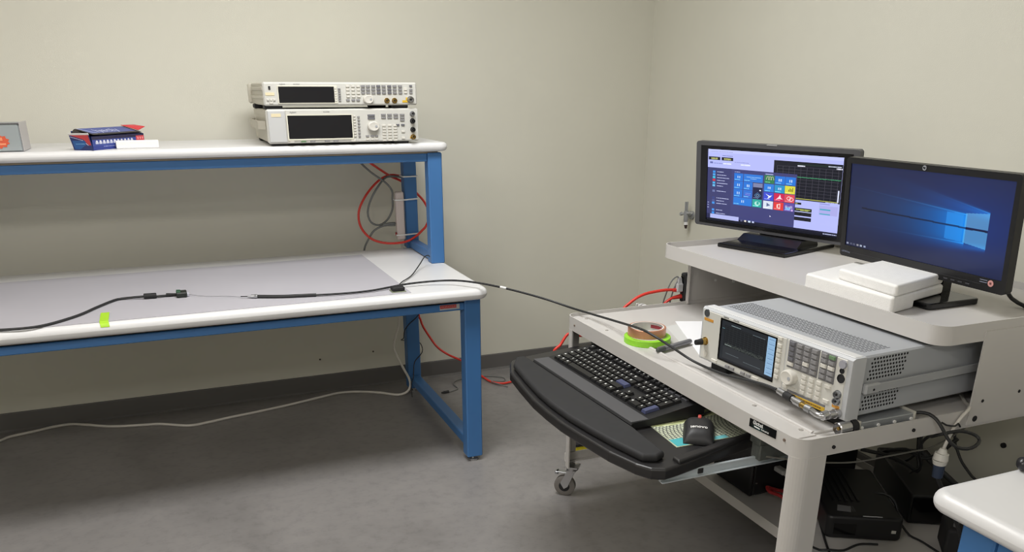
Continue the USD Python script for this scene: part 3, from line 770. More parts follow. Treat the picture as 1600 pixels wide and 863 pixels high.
top = [(.069 * a, .0405 * b * (1 - .10 * a * a - .05 * (1 - a * a)), mouse_z(a, b)) for a in np.sin(np.linspace(-1, 1, NX) * math.pi / 2) for b in np.sin(np.linspace(-1, 1, NY) * math.pi / 2)]
vv = np.array(top + [(x, y, 0.0) for x, y, z in top])
ii, jj = np.meshgrid(np.arange(NX - 1), np.arange(NY - 1), indexing='ij')
a_ = (ii * NY + jj).ravel()
ft = np.vstack([np.column_stack([a_, a_ + NY, a_ + NY + 1]), np.column_stack([a_, a_ + NY + 1, a_ + 1])])
rim_ = np.concatenate([np.arange(NY), NY - 1 + NY * np.arange(1, NX), (NX - 1) * NY + np.arange(NY - 2, -1, -1), NY * np.arange(NX - 2, 0, -1)])
nx_ = np.roll(rim_, -1)
nt = NX * NY
fs_ = np.vstack([np.column_stack([rim_, rim_ + nt, nx_]), np.column_stack([nx_, rim_ + nt, nx_ + nt])])
shell = trimesh.Trimesh(vv, np.vstack([ft, ft[:, ::-1] + nt, fs_]), process=False)
mouse_m = M('mouse_black', (34, 34, 36), .5)
obj('shell', shell, mouse_m, ms, smooth=50)
obj('wheel', lathe([(0, -.004), (.011, -.004), (.012, 0), (.011, .004), (0, .004)], (.038, 0, .0245), (0, 1, 0), 20), M('wheel_red', (176, 52, 40), .5), ms, label='red scroll wheel')
obj('button_gap', cbox(.050, .0685, -.0006, .0006, .010, .0285, 0), gloss_black, ms)
obj('strain_relief', tf(cyl((.066, 0, .010), (.082, 0, .008), .0042, 10, .003)), M('wheel_red', (176, 52, 40), .5), ms, label='red cord collar')
lt = lettering('lenovo', .0095, (0, 0, 0), (0, -1, 0), (1, 0, 0), .0008, True)
lv = lt.vertices.copy()
lv[:, 0] += -.040; lv[:, 1] += .0225
lv[:, 2] += [mouse_z(x / .069, y / .0385) + .0002 for x, y in lv[:, :2]]
obj('lettering', trimesh.Trimesh(lv, lt.faces), white_ink, ms, smooth=False)
obj('lead', tube([(.080, 0, .008), (.11, -.005, .007), (.15, -.03, .006), (.2, -.06, .006)], .0022, 8), cable_black, ms)

# ------------------------------------------------------------------ spectrum analyser on the trolley: local X along its panel, Y into its depth
SA = math.radians(-86.47)
sa = thing('spectrum_analyser', 'large grey and beige spectrum analyser with lit screen under the trolley shelf', 'spectrum analyser', (-1.04025, -2.06266, .668), SA)
ZP = .0301
PW, PH, PD = .5128, .1449, .60
body = [cbox(.006, PW - .006, .036, PD, ZP + .001, ZP + PH - .002, .004)]
obj('case', body, case_grey, sa)
frp = Polygon([(.0, .0), (PW, .0), (PW + .004, .004), (PW + .004, .038), (-.004, .038), (-.004, .004)])
fr = sbox(-.004, ZP - .001, PW + .004, ZP + PH)
m = trimesh.util.concatenate([hull([(x, y, z) for (x, y, z0, z1) in ((.0, .0, ZP + .002, ZP + PH - .005), (PW, .0, ZP + .002, ZP + PH - .005), (-.002, .006, ZP - .001, ZP + PH), (PW + .002, .006, ZP - .001, ZP + PH), (-.002, .038, ZP - .001, ZP + PH), (PW + .002, .038, ZP - .001, ZP + PH)) for z in (z0, z1)])])
obj('front_frame', m, M('frame_grey', (186, 188, 190), .45), sa)
obj('left_panel', cbox(.004, .3155, -.0014, .004, ZP + .004, ZP + PH - .006, .002), panel_beige, sa)
obj('right_panel', cbox(.3172, .500, -.0014, .004, ZP + .004, ZP + PH - .006, .002), panel_beige, sa)
obj('top_cap', cbox(.004, PW - .004, .010, .034, ZP + PH - .001, ZP + PH + .0012, .001), M('cap_pale', (214, 214, 212), .4), sa)
# display
bz = sbox(.0775, ZP + .0200, .2850, ZP + .1325).difference(sbox(.0830, ZP + .0245, .2815, ZP + .1290))
m = prism(bz, 0, .004); m.apply_transform(np.array([[1, 0, 0, 0], [0, 0, -1, .0010], [0, 1, 0, 0], [0, 0, 0, 1.0]]))
obj('display_bezel', m, gloss_black, sa)
im, d = canvas(320, 200, (34, 38, 42))
d.rectangle([20, 22, 268, 140], fill=(24, 27, 29))
for k in range(11):
    d.line([(28 + k * 23, 26), (28 + k * 23, 132)], fill=(50, 54, 56)); d.line([(28, 26 + int(k * 10.6)), (258, 26 + int(k * 10.6))], fill=(46, 50, 52))
for x in range(28, 258):
    y = 116 + rng.normal(0, 5); d.line([(x, int(y)), (x, int(y + 6))], fill=(72, 78, 74))
d.rectangle([20, 128, 268, 196], fill=(46, 49, 52)); scribble(d, 60, 14, 118, (140, 160, 165), 1, 2); scribble(d, 30, 118, 70, (150, 165, 160), 2, 2); scribble(d, 190, 22, 262, (110, 125, 130), 8); scribble(d, 40, 160, 120, (90, 98, 102), 4, 2); scribble(d, 150, 170, 250, (90, 98, 102), 6, 2); scribble(d, 6, 40, 20, (90, 140, 150), 9, 2)
d.rectangle([276, 0, 320, 186], fill=(146, 182, 214)); d.rectangle([0, 190, 320, 200], fill=(28, 30, 36))
for k in range(8):
    d.line([(276, 4 + k * 23), (320, 4 + k * 23)], fill=(112, 152, 196)); scribble(d, 284, 12 + k * 23, 314, (60, 90, 140), 20 + k)
picture('display', np.array(im), (.0828, -.0020, ZP + .1292), (.1990, 0, 0), (0, 0, -.1050), lit_screen, sa, label='lit screen with a dark trace and pale blue menu column')
kr = dict(y=-.001, d=.004)
keyrow(sa, [.2955], ZP + np.array([.1335, .116, .1035, .092, .080, .066, .052, .038]), .0155, .0088, key_light, **kr)
keyrow(sa, [.0655, .2261], [ZP + .0105], .024, .0085, key_light, **kr)
keyrow(sa, [.1190, .1380, .1790, .2000], [ZP + .0105], .0165, .0078, key_grey, **kr)
obj('keypad_plate', cbox(.3245, .4205, -.0026, 0, ZP + .0725, ZP + .1395, .001), slate, sa); obj('keypad_plate', cbox(.4240, .4700, -.0026, 0, ZP + .0725, ZP + .1395, .001), slate, sa)
k2 = dict(y=-.0026, d=.0036)
for j in range(5):
    keyrow(sa, [.3365], [ZP + .1325 - .0125 * j], .0185, .0092, key_light if j == 4 else key_dark if j < 4 else key_grey, **k2)
    for i, x in enumerate((.3605, .3835, .4075)):
        keyrow(sa, [x], [ZP + .1325 - .0125 * j], .0185, .0092, key_light if (i, j) == (1, 3) else key_grey, **k2)
for j in range(5):
    keyrow(sa, [.4360], [ZP + .1325 - .0125 * j], .0175, .0092, key_light if j == 2 else key_grey, **k2)
    keyrow(sa, [.4580], [ZP + .1325 - .0125 * j], .0185, .0092, key_green if j == 0 else key_light if j == 2 else key_grey, **k2)
knob(sa, .3430, ZP + .0520, .0215, .017, y=-.001, sq=.86)
keyrow(sa, [.3285, .3560], [ZP + .0245], .0165, .009, key_light, **kr)
keyrow(sa, [.3840, .4070, .4300], ZP + np.array([.0640, .0515, .0390, .0265]), .0165, .0092, key_light, **kr)
keyrow(sa, [.4560], ZP + np.array([.0640, .0290]), .0195, .0085, key_light, **kr)
obj('slot_strip', cbox(.3360, .4560, -.0024, 0, ZP + .0135, ZP + .0190, .0006), slate, sa)
lb = obj('yellow_strip', cbox(.3375, .4560, -.0026, 0, ZP + .0025, ZP + .0125, .0004), yellow_ink, sa, label='yellow warning strip')
im, d = canvas(118, 10, (206, 166, 40)); scribble(d, 8, 3, 108, (120, 84, 30), 14, 3)
picture('strip_print', np.array(im), (.3385, -.0029, ZP + .0120), (.1165, 0, 0), (0, 0, -.009), printed, lb)
obj('orange_label', cbox(.0108, .0475, -.0022, 0, ZP + .1105, ZP + .1180, .0003), orange_ink, sa, label='orange label'); obj('orange_label', cbox(.4745, .4960, -.0022, 0, ZP + .0225, ZP + .0295, .0003), orange_ink, sa, label='orange label')
obj('power_button', cyl((.0198, .001, ZP + .1312), (.0198, -.0035, ZP + .1312), .0098, 24), M('button_dark', (70, 72, 74), .5), sa)
obj('socket_cover', cyl((.0263, .001, ZP + .020), (.0263, -.0028, ZP + .020), .0085, 20), key_light, sa)
o = bnc(sa, .0225, ZP + .0540, .0090, .014, brass, -.001)
obj('cap', cyl((.0225, -.014, ZP + .0540), (.0225, -.034, ZP + .0540), .0085, 18, .0070), matte_black, o, label='black cap pushed on the left connector')
for z, r in ((.1110, .0052), (.0935, .0085)): obj('socket', lathe([(0, 0), (r * 1.2, 0), (r * 1.2, .0022), (r, .0022), (r, .001), (0, .001)], (.4885, -.001, ZP + z), (0, -1, 0), 20), dark_hole, sa)
obj('probe_power', cyl((.4900, -.001, ZP + .1270), (.4900, -.0065, ZP + .1270), .0095, 20), M('socket_grey', (160, 160, 168), .5), sa)
for z in (.0556, .0394): bnc(sa, .4865, ZP + z, .0082, .008, brushed, -.001, 'headphone_socket')
obj('maker_lettering', [lettering('Agilent', .0046, (.086, -.0014, ZP + .1350), (1, 0, 0), (0, 0, 1), .0004), lettering('E4440A', .0040, (.125, -.0014, ZP + .1350), (1, 0, 0), (0, 0, 1), .0004)], M('grey_print', (96, 96, 98), .5), sa)
# right-hand adapter chain on the RF input
rf = obj('rf_connector', [cyl((.4937, -.001, ZP + .0134), (.4937, -.012, ZP + .0134), .0112, 24), cyl((.4937, -.012, ZP + .0134), (.4937, -.030, ZP + .0134), .0095, 20)], steel, sa, label='silver RF input connector')
# vents
vs = []
for i in range(84):
    for j in range(6):
        x, y = .022 + i * .0055, .062 + j * .0142 + (.0035 if i % 2 else 0)
        vs.append(pbox(x, x + .0026, y, y + .0105, ZP + PH - .0021, ZP + PH - .0016))
obj('vent_slots', vs, M('vent_shade', (112, 114, 117), .8), sa, smooth=False, kind='stuff')
vh = []
for (y0, z0, nx, nz) in ((.060, .0885, 12, 6), (.052, .0175, 12, 5)):
    for i in range(nx):
        for j in range(nz):
            y, z = y0 + i * .0093 + j * .0015 + (.0046 if j % 2 else 0), z0 + j * .0090
            vh.append(cyl((PW - .0062, y, ZP + z), (PW - .0056, y, ZP + z), .0029, 8))
obj('vent_holes', vh, dark_hole, sa, smooth=False, kind='stuff')
strap_m = M('strap_grey', (164, 166, 168), .5)
hs = [cbox(PW - .006, PW + .010, .042, .088, ZP + .0565, ZP + .0815, .004), cbox(PW + .0045, PW + .0085, .075, .52, ZP + .0595, ZP + .0795, .001), cbox(PW - .006, PW + .010, .51, .555, ZP + .0565, ZP + .0815, .004)]
so = obj('carry_strap', hs, strap_m, sa)
obj('strap_screw', cyl((PW + .009, .066, ZP + .068), (PW + .0108, .066, ZP + .068), .0028, 10), dark_hole, so)
for x in (.05, PW - .05):
    for y in (.05, .52):
        obj('foot', cbox(x - .03, x + .03, y - .025, y + .025, 0, ZP + .0015, .004), matte_black, sa)

ad = thing('adapter_chain', 'chain of silver and black screw adapters along the bottom of the analyser panel', 'adapter', (-1.038, -2.47, .709))
oa = np.array([1.038, 2.47, -.709])
rfp = np.array([-1.0395, -2.5535, .7115])
obj('elbow', tf([cyl((-1.0395, -2.5535, .7115), (-1.0540, -2.5545, .7105), .0105, 20), tube([(-1.050, -2.5545, .7105), (-1.057, -2.548, .710), (-1.055, -2.532, .7095), (-1.050, -2.516, .709)], .0070, 14)], oa), steel, ad)
for k, (a, b, r, mm) in enumerate((((-1.050, -2.516, .709), (-1.0485, -2.497, .709), .0088, brushed), ((-1.0485, -2.497, .709), (-1.047, -2.480, .710), .0068, brass), ((-1.047, -2.480, .710), (-1.0455, -2.456, .711), .0086, steel), ((-1.0455, -2.456, .711), (-1.044, -2.444, .712), .0068, steel), ((-1.044, -2.444, .712), (-1.0425, -2.418, .7125), .0092, matte_black), ((-1.0425, -2.418, .7125), (-1.0405, -2.392, .714), .0078, steel))):
    obj('adapter', tf(cyl(a, b, r, 18), oa), mm, ad)

# silver amplifier box with its connector on the right rim
am = thing('amplifier_box', 'small silver box with screws and a round connector beside the analyser', 'amplifier', (-.885, -2.557, .6682))
obj('body', cbox(-.085, .075, -.0265, .026, 0, .0235, .0015), M('amp_grey', (166, 170, 174), .35, .6), am)
obj('flange', cbox(-.090, -.084, -.030, .030, 0, .0285, .001), M('amp_plate', (204, 202, 190), .4, .4), am)
obj('flange', cbox(.074, .079, -.030, .030, 0, .0285, .001), M('amp_plate', (204, 202, 190), .4, .4), am)
obj('base_plate', cbox(-.100, .085, -.034, -.0265, .0, .004, .0008), brushed, am)
for x in (-.078, -.030, .018, .068):
    obj('screw', cyl((x, -.0265, .011), (x, -.0292, .011), .0042, 12), white_ink, am)
obj('connector', lathe([(0, 0), (.0115, 0), (.0115, .020), (.0145, .020), (.0145, .050), (.0125, .052), (.0125, .040), (0, .040)], (-.090, -.019, .0155), (-1, 0, 0), 28), steel, am)
obj('connector_ring', lathe([(.0118, 0), (.0152, 0), (.0152, .015), (.0118, .015)], (-.091, -.019, .0155), (-1, 0, 0), 24), matte_black, am)
obj('connector_pin', cyl((-.128, -.019, .0155), (-.139, -.019, .0155), .0042, 12), brass, am)
obj('strain_relief', cyl((.078, -.004, .0115), (.106, -.004, .0120), .0070, 12, .0045), M('relief_navy', (34, 36, 56), .5), am)
loop = [(-.785,-2.561,.680), (-.776,-2.572,.684), (-.768,-2.59,.685), (-.762,-2.606,.677), (-.758,-2.620,.663), (-.751,-2.630,.645), (-.745,-2.640,.631), (-.731,-2.650,.619), (-.698,-2.650,.610), (-.673,-2.650,.613), (-.649,-2.640,.619), (-.651,-2.630,.628), (-.670,-2.620,.636), (-.693,-2.612,.639), (-.722,-2.606,.636), (-.724,-2.584,.622), (-.710,-2.562,.608), (-.641,-2.500,.573), (-.559,-2.420,.515), (-.469,-2.340,.449), (-.369,-2.260,.374), (-.303,-2.220,.303), (-.28, -2.17, .255)]
obj('lead', tf(tube(loop, .0040), (.885, 2.557, -.6682)), cable_black, am)

# ------------------------------------------------------------------ tape rolls, marker, papers
def roll(name, label, x, y, z, ro, ri, h, mt, core):
    t = thing(name, label, 'tape roll', (x, y, z))
    obj('tape', lathe([(ri + .004, 0), (ro - .0008, 0), (ro, .0008), (ro, h - .0008), (ro - .0008, h), (ri + .004, h)], (0, 0, 0), (0, 0, 1), 56), mt, t, smooth=40)
    obj('core', lathe([(ri, 0), (ri + .0041, 0), (ri + .0041, h + .0004), (ri, h + .0004)], (0, 0, 0), (0, 0, 1), 56), core, t, smooth=40)
    return t
roll('tape_roll', 'lime green roll of tape lying under the copper one', -1.043, -1.796, .6706, .0700, .050, .0185, M('tape_green', (146, 214, 52), .45), M('core_card', (196, 190, 176), .8))
cr = roll('tape_roll', 'copper coloured roll of tape lying on the green one', -1.040, -1.786, .6896, .0575, .0470, .0255, M('tape_copper', (206, 146, 118), .4, .45), M('core_white', (214, 212, 208), .7))
obj('core_print', [lathe([(.0459, 0), (.0470, 0), (.0470, .010), (.0459, .010)], (0, 0, .009), (0, 0, 1), 56).slice_plane([.040, 0, 0], [1, .2, 0])], M('core_ink', (150, 60, 66), .6), cr)
mk = thing('marker_pen', 'grey metal marker pen lying beside the tape rolls', 'pen', (-1.003, -1.887, .6791), math.atan2(.045, .146))
obj('barrel', lathe([(0, -.050), (.0072, -.050), (.0080, -.047), (.0080, .066), (.0066, .071), (0, .071)], (0, 0, 0), (1, 0, 0), 20), M('pen_grey', (132, 132, 136), .35, .4), mk)
obj('cap', lathe([(0, -.079), (.005, -.079), (.0084, -.074), (.0084, -.049), (0, -.049)], (0, 0, 0), (1, 0, 0), 20), M('pen_dark', (72, 76, 74), .4), mk)
obj('clip', cbox(-.077, -.036, -.002, .002, .0076, .0096, .0004), steel, mk)
paper = M('paper_white', (238, 238, 240), .8)
w = np.array([(-.833, -1.625), (-.970, -1.963), (-.835, -2.020), (-.60, -1.72)])
tag(obj('paper_sheet', prism(Polygon(w), .6686, .6692), paper, smooth=False), 'white paper sheet on the trolley running under the analyser', 'paper')
w = np.array([(-.896, -1.667), (-.952, -1.838), (-.80, -1.80), (-.77, -1.64)])
tag(obj('paper_sheet', prism(Polygon(w), .6680, .6684), M('paper_grey', (205, 205, 202), .8), smooth=False), 'pale grey paper sheet behind the tape rolls, under the white one', 'paper')

# ------------------------------------------------------------------ monitors
def frame_of(o, yaw, tilt):
    ur = np.array([math.sin(yaw), -math.cos(yaw), 0]); n = np.array([-math.cos(yaw), -math.sin(yaw), 0])
    upv = np.array([0, 0, 1]) * math.cos(tilt) - n * math.sin(tilt)
    T = np.eye(4); T[:3, 0], T[:3, 1], T[:3, 2], T[:3, 3] = ur, upv, np.cross(ur, upv), o
    return T


def monitor(name, label, C0, yaw, tilt, W, H, bl, br, bt, bb, img, thick, glossy, frame_m):
    t = thing(name, label, 'monitor', (C0[0], C0[1], .875))
    T = frame_of((0, 0, C0[2] - .875), yaw, tilt)

    def put(n, m, mm, p=t, **k):
        m = m.copy(); m.apply_transform(T); return obj(n, m, mm, p, **k)
    face = rrect(-W / 2, W / 2, -H / 2, H / 2, .010).difference(sbox(-W / 2 + bl, -H / 2 + bb, W / 2 - br, H / 2 - bt))
    put('bezel', prism(face, -.022, 0), frame_m)
    put('rear_housing', hull([(a * W / 2 * s, b * H / 2 * s, z) for s, z in ((.985, -.020), (.97, -thick * .6), (.72, -thick)) for a in (-1, 1) for b in (-1, 1)]), M('housing_black', (26, 26, 28), .5), smooth=False)
    if glossy:
        put('inner_rim', prism(sbox(-W / 2 + bl * .42, -H / 2 + bb * .5, W / 2 - br * .42, H / 2 - bt * .55).difference(sbox(-W / 2 + bl, -H / 2 + bb, W / 2 - br, H / 2 - bt)), -.004, .0012), M('rim_black', (14, 14, 16), .25))
    U = T[:3, 0] * (W - bl - br); V = -T[:3, 1] * (H - bt - bb)
    o = T[:3, :3] @ np.array([-W / 2 + bl, H / 2 - bt, -.003]) + T[:3, 3]
    picture('screen', img, o, U, V, lit_screen, t, label='lit screen')
    return t, T, put


# picture of the left screen
SW, SH = 420, 236
im, d = canvas(SW, SH, (186, 192, 252))
X = lambda u: int(round(u * SW)); Y = lambda v: int(round(v * SH))


def R(u0, v0, u1, v1, c): d.rectangle([X(u0), Y(v0), X(u1) - 1, Y(v1) - 1], fill=c)


R(0, 0, 1, .045, (198, 204, 255))
scribble(d, X(.02), Y(.03), X(.2), (168, 172, 226), 1)
for u0, u1, s in ((.008, .103, 3), (.114, .208, 4)):
    R(u0, .108, u1, .15, (24, 26, 40)); scribble(d, X(u0 + .02), Y(.118), X(u1 - .02), (196, 196, 110), s, 2); scribble(d, X(u0 + .02), Y(.132), X(u1 - .02), (150, 156, 100), s + 9, 2)
scribble(d, X(.12), Y(.082), X(.2), (120, 126, 190), 6); R(.02, .175, .042, .2, (110, 116, 180)); scribble(d, X(.05), Y(.185), X(.12), (150, 156, 220), 7, 2)
for u0, u1 in ((.128, .19), (.27, .34)): scribble(d, X(u0), Y(.182), X(u1), (235, 240, 255), 8, 3)
scribble(d, X(.22), Y(.155), X(.33), (150, 156, 220), 9)
# trace window
R(.522, .095, .995, .575, (22, 24, 34)); R(.522, .10, .545, .20, (70, 76, 110))
scribble(d, X(.535), Y(.104), X(.62), (120, 130, 150), 11, 2); R(.60, .115, .99, .135, (30, 44, 38)); scribble(d, X(.68), Y(.135), X(.74), (220, 220, 235), 12, 3); scribble(d, X(.90), Y(.118), X(.985), (200, 205, 225), 13, 2); scribble(d, X(.955), Y(.140), X(.99), (230, 230, 245), 14, 3)
for k in range(11): d.line([(X(.545 + .0425 * k), Y(.155)), (X(.545 + .0425 * k), Y(.555))], fill=(74, 72, 84))
for k in range(11): d.line([(X(.545), Y(.155 + .04 * k)), (X(.975), Y(.155 + .04 * k))], fill=(70, 68, 80))
for x in range(X(.545), X(.99)): d.point((x, Y(.286) + rng.integers(-1, 2)), fill=(60, 170, 110)); d.point((x, Y(.286)), fill=(70, 160, 110))
R(.69, .553, .98, .562, (196, 196, 96)); scribble(d, X(.9), Y(.568), X(.98), (190, 195, 230), 15, 1)
R(.975, .41, .985, .56, (225, 230, 255))
for v0, v1, u1, c in ((.612, .636, .735, (28, 32, 30)), (.678, .722, .813, (30, 36, 30)), (.735, .780, .812, (20, 22, 30)), (.795, .842, .811, (20, 22, 30))): R(.68, v0, u1, v1, c)
scribble(d, X(.70), Y(.69), X(.8), (170, 180, 90), 16, 2); scribble(d, X(.73), Y(.704), X(.785), (170, 180, 90), 17, 1); d.line([(X(.68), Y(.724)), (X(.813), Y(.724))], fill=(150, 160, 130)); scribble(d, X(.69), Y(.62), X(.71), (200, 200, 120), 18, 1)
R(.862, .615, .985, .735, (176, 176, 236)); R(.867, .658, .937, .672, (70, 170, 196)); R(.867, .718, .939, .73, (70, 170, 196))
R(.862, .59, .93, .60, (150, 150, 220))
# start menu
d.polygon([(0, Y(.255)), (X(.69), Y(.255)), (X(.69), Y(.965)), (0, Y(.965))], fill=(66, 68, 122)); R(0, .255, .20, .92, (62, 64, 112)); R(.455, .255, .522, .29, (66, 68, 122))
R(.522, .10, .69, .255, (22, 24, 34)); d.line([(X(.545), Y(.155)), (X(.69), Y(.155))], fill=(74, 72, 84))
for k in range(4): d.line([(X(.545 + .0425 * k), Y(.155)), (X(.545 + .0425 * k), Y(.28))], fill=(74, 72, 84))
for k in range(3): d.line([(X(.545), Y(.155 + .04 * k)), (X(.69), Y(.155 + .04 * k))], fill=(70, 68, 80))
R(.46, .27, .525, .292, (92, 96, 150))
scribble(d, X(.225), Y(.285), X(.27), (170, 180, 230), 19); scribble(d, X(.465), Y(.278), X(.52), (190, 196, 236), 20)
icons = ((.311, (60, 150, 235)), (.350, (80, 170, 240)), (.388, (70, 200, 230)), (.426, (220, 50, 70)), (.465, (80, 180, 235)), (.503, (110, 190, 240)), (.578, (110, 120, 170)), (.675, (60, 70, 130)), (.712, (80, 90, 150)), (.748, (70, 150, 235)), (.845, (70, 150, 240)), (.888, (60, 150, 240)))
for k, (v, c) in enumerate(icons):
    R(.045, v - .014, .067, v + .015, c); scribble(d, X(.08), Y(v - .004), X(.13 + .05 * ((k * 7) % 5) / 4), (196, 202, 240), 30 + k)
BLUE = (42, 120, 220)
def tile(c0, r0, w, h, c, x0=.2205, y0=.303, tw=.0765, th=.110, s=0, ic=True):
    u0, v0 = x0 + c0 * tw, y0 + r0 * th
    R(u0, v0, u0 + w * tw - .004, v0 + h * th - .007, c)
    if ic:
        cu, cv = u0 + w * tw / 2, v0 + h * th / 2 - .005
        R(cu - .011, cv - .016, cu + .011, cv + .016, (190, 216, 250)); R(cu - .003, cv - .016, cu + .002, cv + .016, c)
    scribble(d, X(u0 + .006), Y(v0 + h * th - .026), X(u0 + .045), tuple(min(255, int(q + 90)) for q in c), 60 + s)
tile(0, 0, 1, 1, BLUE, s=1); tile(1, 0, 2, 1, (48, 124, 222), s=2, ic=False); scribble(d, X(.32), Y(.34), X(.43), (150, 196, 245), 70); scribble(d, X(.35), Y(.36), X(.40), (150, 196, 245), 71)
tile(0, 1, 1, 1, BLUE, s=3); tile(1, 1, 1, 1, BLUE, s=4); tile(0, 2, 1, 1, BLUE, s=5); tile(1, 2, 1, 1, (52, 116, 214), s=6, ic=False); tile(2, 1, 1, 2, (30, 34, 70), s=7, ic=False)
scribble(d, X(.315), Y(.56), X(.355), (130, 150, 230), 72); scribble(d, X(.315), Y(.58), X(.35), (150, 130, 220), 73)
R(.374, .415, .446, .47, (128, 134, 172)); cx, cy = X(.41), Y(.575); d.polygon([(cx - 10, cy), (cx, cy - 9), (cx + 10, cy), (cx, cy + 9)], outline=(110, 180, 235)); d.polygon([(cx - 5, cy), (cx, cy - 4), (cx + 5, cy), (cx, cy + 4)], outline=(170, 210, 245)); R(.425, .50, .435, .515, (230, 235, 250))
tile(0, 3, 2, 1, (44, 126, 224), s=8); tile(2, 3, 1, 1, (48, 172, 160), s=9, ic=False); d.ellipse([X(.39), Y(.655), X(.43), Y(.71)], fill=(180, 236, 225)); R(.408, .66, .425, .70, (48, 172, 160))
kw = dict(x0=.4575, y0=.2965, tw=.0775, th=.1125)
cols = [[(52, 128, 82), BLUE, BLUE], [(48, 130, 226), (44, 150, 205), (226, 222, 70)], [(66, 84, 216), (212, 40, 84), (226, 76, 88)], [(222, 230, 246), (230, 62, 62), (104, 84, 170)]]
for r_ in range(4):
    for c_ in range(3):
        tile(c_, r_, 1, 1, cols[r_][c_], s=80 + r_ * 3 + c_, ic=(r_, c_) in ((0, 1), (0, 2), (1, 0), (1, 1)), **kw)
def cen(r_, c_): return X(.4575 + (c_ + .5) * .0775), Y(.2965 + (r_ + .45) * .1125)
a, b = cen(0, 0); [d.arc([a - 11 + k * 7, b - 9, a - 1 + k * 7, b + 12], 180, 360, fill=(190, 190, 160), width=2) for k in range(3)]
a, b = cen(1, 2); [d.rectangle([a - 6 + 4 * k, b + 3 - (3, 7, 5, 9)[k], a - 5 + 4 * k, b + 5], fill=(90, 88, 30)) for k in range(4)]
a, b = cen(2, 0); d.polygon([(a - 9, b - 7), (a + 2, b - 2), (a + 10, b - 4), (a + 4, b + 3), (a - 4, b + 8), (a, b + 1)], fill=(240, 244, 255))
a, b = cen(2, 1); d.polygon([(a - 10, b + 7), (a - 2, b - 1), (a + 2, b - 9), (a + 5, b + 1), (a + 11, b + 5), (a, b + 4)], fill=(250, 225, 235))
a, b = cen(2, 2); d.ellipse([a - 10, b - 6, a + 3, b + 5], outline=(255, 225, 225), width=2); d.ellipse([a - 2, b - 4, a + 10, b + 8], outline=(255, 225, 225), width=2)
a, b = cen(3, 0); d.polygon([(a - 5, b - 6), (a + 6, b), (a - 5, b + 5)], fill=(96, 110, 150))
a, b = cen(3, 1); d.polygon([(a - 6, b - 5), (a + 4, b - 8), (a + 4, b + 8), (a - 6, b + 5)], fill=(255, 226, 216)); d.rectangle([a - 2, b - 4, a + 2, b + 4], fill=(230, 62, 62))
a, b = cen(3, 2); write(d, (a - 13, b - 8), 'BaR', 13, (245, 245, 255)); d.ellipse([a + 5, b + 6, a + 11, b + 11], fill=(210, 180, 240)); R(.625, .69, .66, .725, (130, 190, 240))
d.polygon([(X(.511), Y(.825)), (X(.519), Y(.84)), (X(.511), Y(.845))], fill=(240, 240, 255))
# task bar
R(0, .945, 1, 1, (26, 28, 48)); R(.275, .915, .69, .945, (64, 68, 124)); R(.033, .905, .272, .965, (184, 190, 244)); R(0, .905, .033, .97, (40, 42, 80)); R(0, .97, 1, 1, (18, 20, 34))
for k, u in enumerate((.285, .316, .348, .378)): R(u, .938, u + .018, .962, ((90, 94, 130), (226, 220, 210), (205, 225, 245), (190, 200, 235))[k])
for k in range(5): R(.006, .80 + k * .035 - .13, .018, .815 + k * .035 - .13, (150, 156, 200)) if k > 1 else None
scribble(d, X(.90), Y(.965), X(.99), (180, 185, 220), 44, 2)
img1 = np.array(im)[:, :, :]

frame1 = M('monitor_grey', (80, 80, 83), .35)
m1, T1, put1 = monitor('monitor', 'grey-framed monitor showing coloured start menu tiles and a trace', (-.42, -1.5171, 1.0613), .295, -.0901, .6338, .3014, .0508, .0508, .0255, .0215, img1, .05, True, frame1)
by = np.array([math.sin(.295), -math.cos(.295)]); bn = np.array([math.cos(.295), math.sin(.295)])


def base_quad(c, y0, y1, n0, n1):
    return Polygon([np.array(c) + by * a + bn * b for a, b in ((y0, n0), (y1, n0), (y1, n1), (y0, n1))])


off = np.array([-.41, -1.55]) - np.array([-.42, -1.5171])
obj('stand_base', soft(base_quad(off, -.118, .150, -.150, .150), .0002, .014, .004), gloss_black, m1, label='glossy black square stand base')
obj('stand_neck', hull([(*p, z) for q, z in ((base_quad(off, -.115, .125, -.045, .085), .012), (base_quad(off, -.112, .122, -.012, .080), .0335)) for p in q.exterior.coords[:-1] for z in (z,)]), M('stand_black', (17, 17, 19), .25), m1, smooth=False)
obj('stand_post', hull([(*p, z) for q, z in ((base_quad(off, -.09, .10, .052, .085), .03), (base_quad(off, -.05, .05, .052, .075), .2)) for p in q.exterior.coords[:-1] for z in (z,)]), M('stand_black', (17, 17, 19), .25), m1, smooth=False)
put1('camera_chip', cbox(-.02, .02, .1475, .1515, -.006, .0015, .0005), M('chip_pale', (150, 150, 150), .4))

# picture of the right screen: a blue night with light through a four-paned window
SW2, SH2 = 400, 224
yy, xx = np.mgrid[0:SH2, 0:SW2]
u, v = (xx + .5) / SW2, (yy + .5) / SH2
im2 = np.zeros((SH2, SW2, 3)) + np.array([30, 37, 72.])
t_ = np.clip((.80 - u) / .80, 0, 1)


def band(lo_, hi_, e0, e1):
    return (1 / (1 + np.exp(-(v - lo_) / e0)) / (1 + np.exp((v - hi_) / e1)))[..., None]


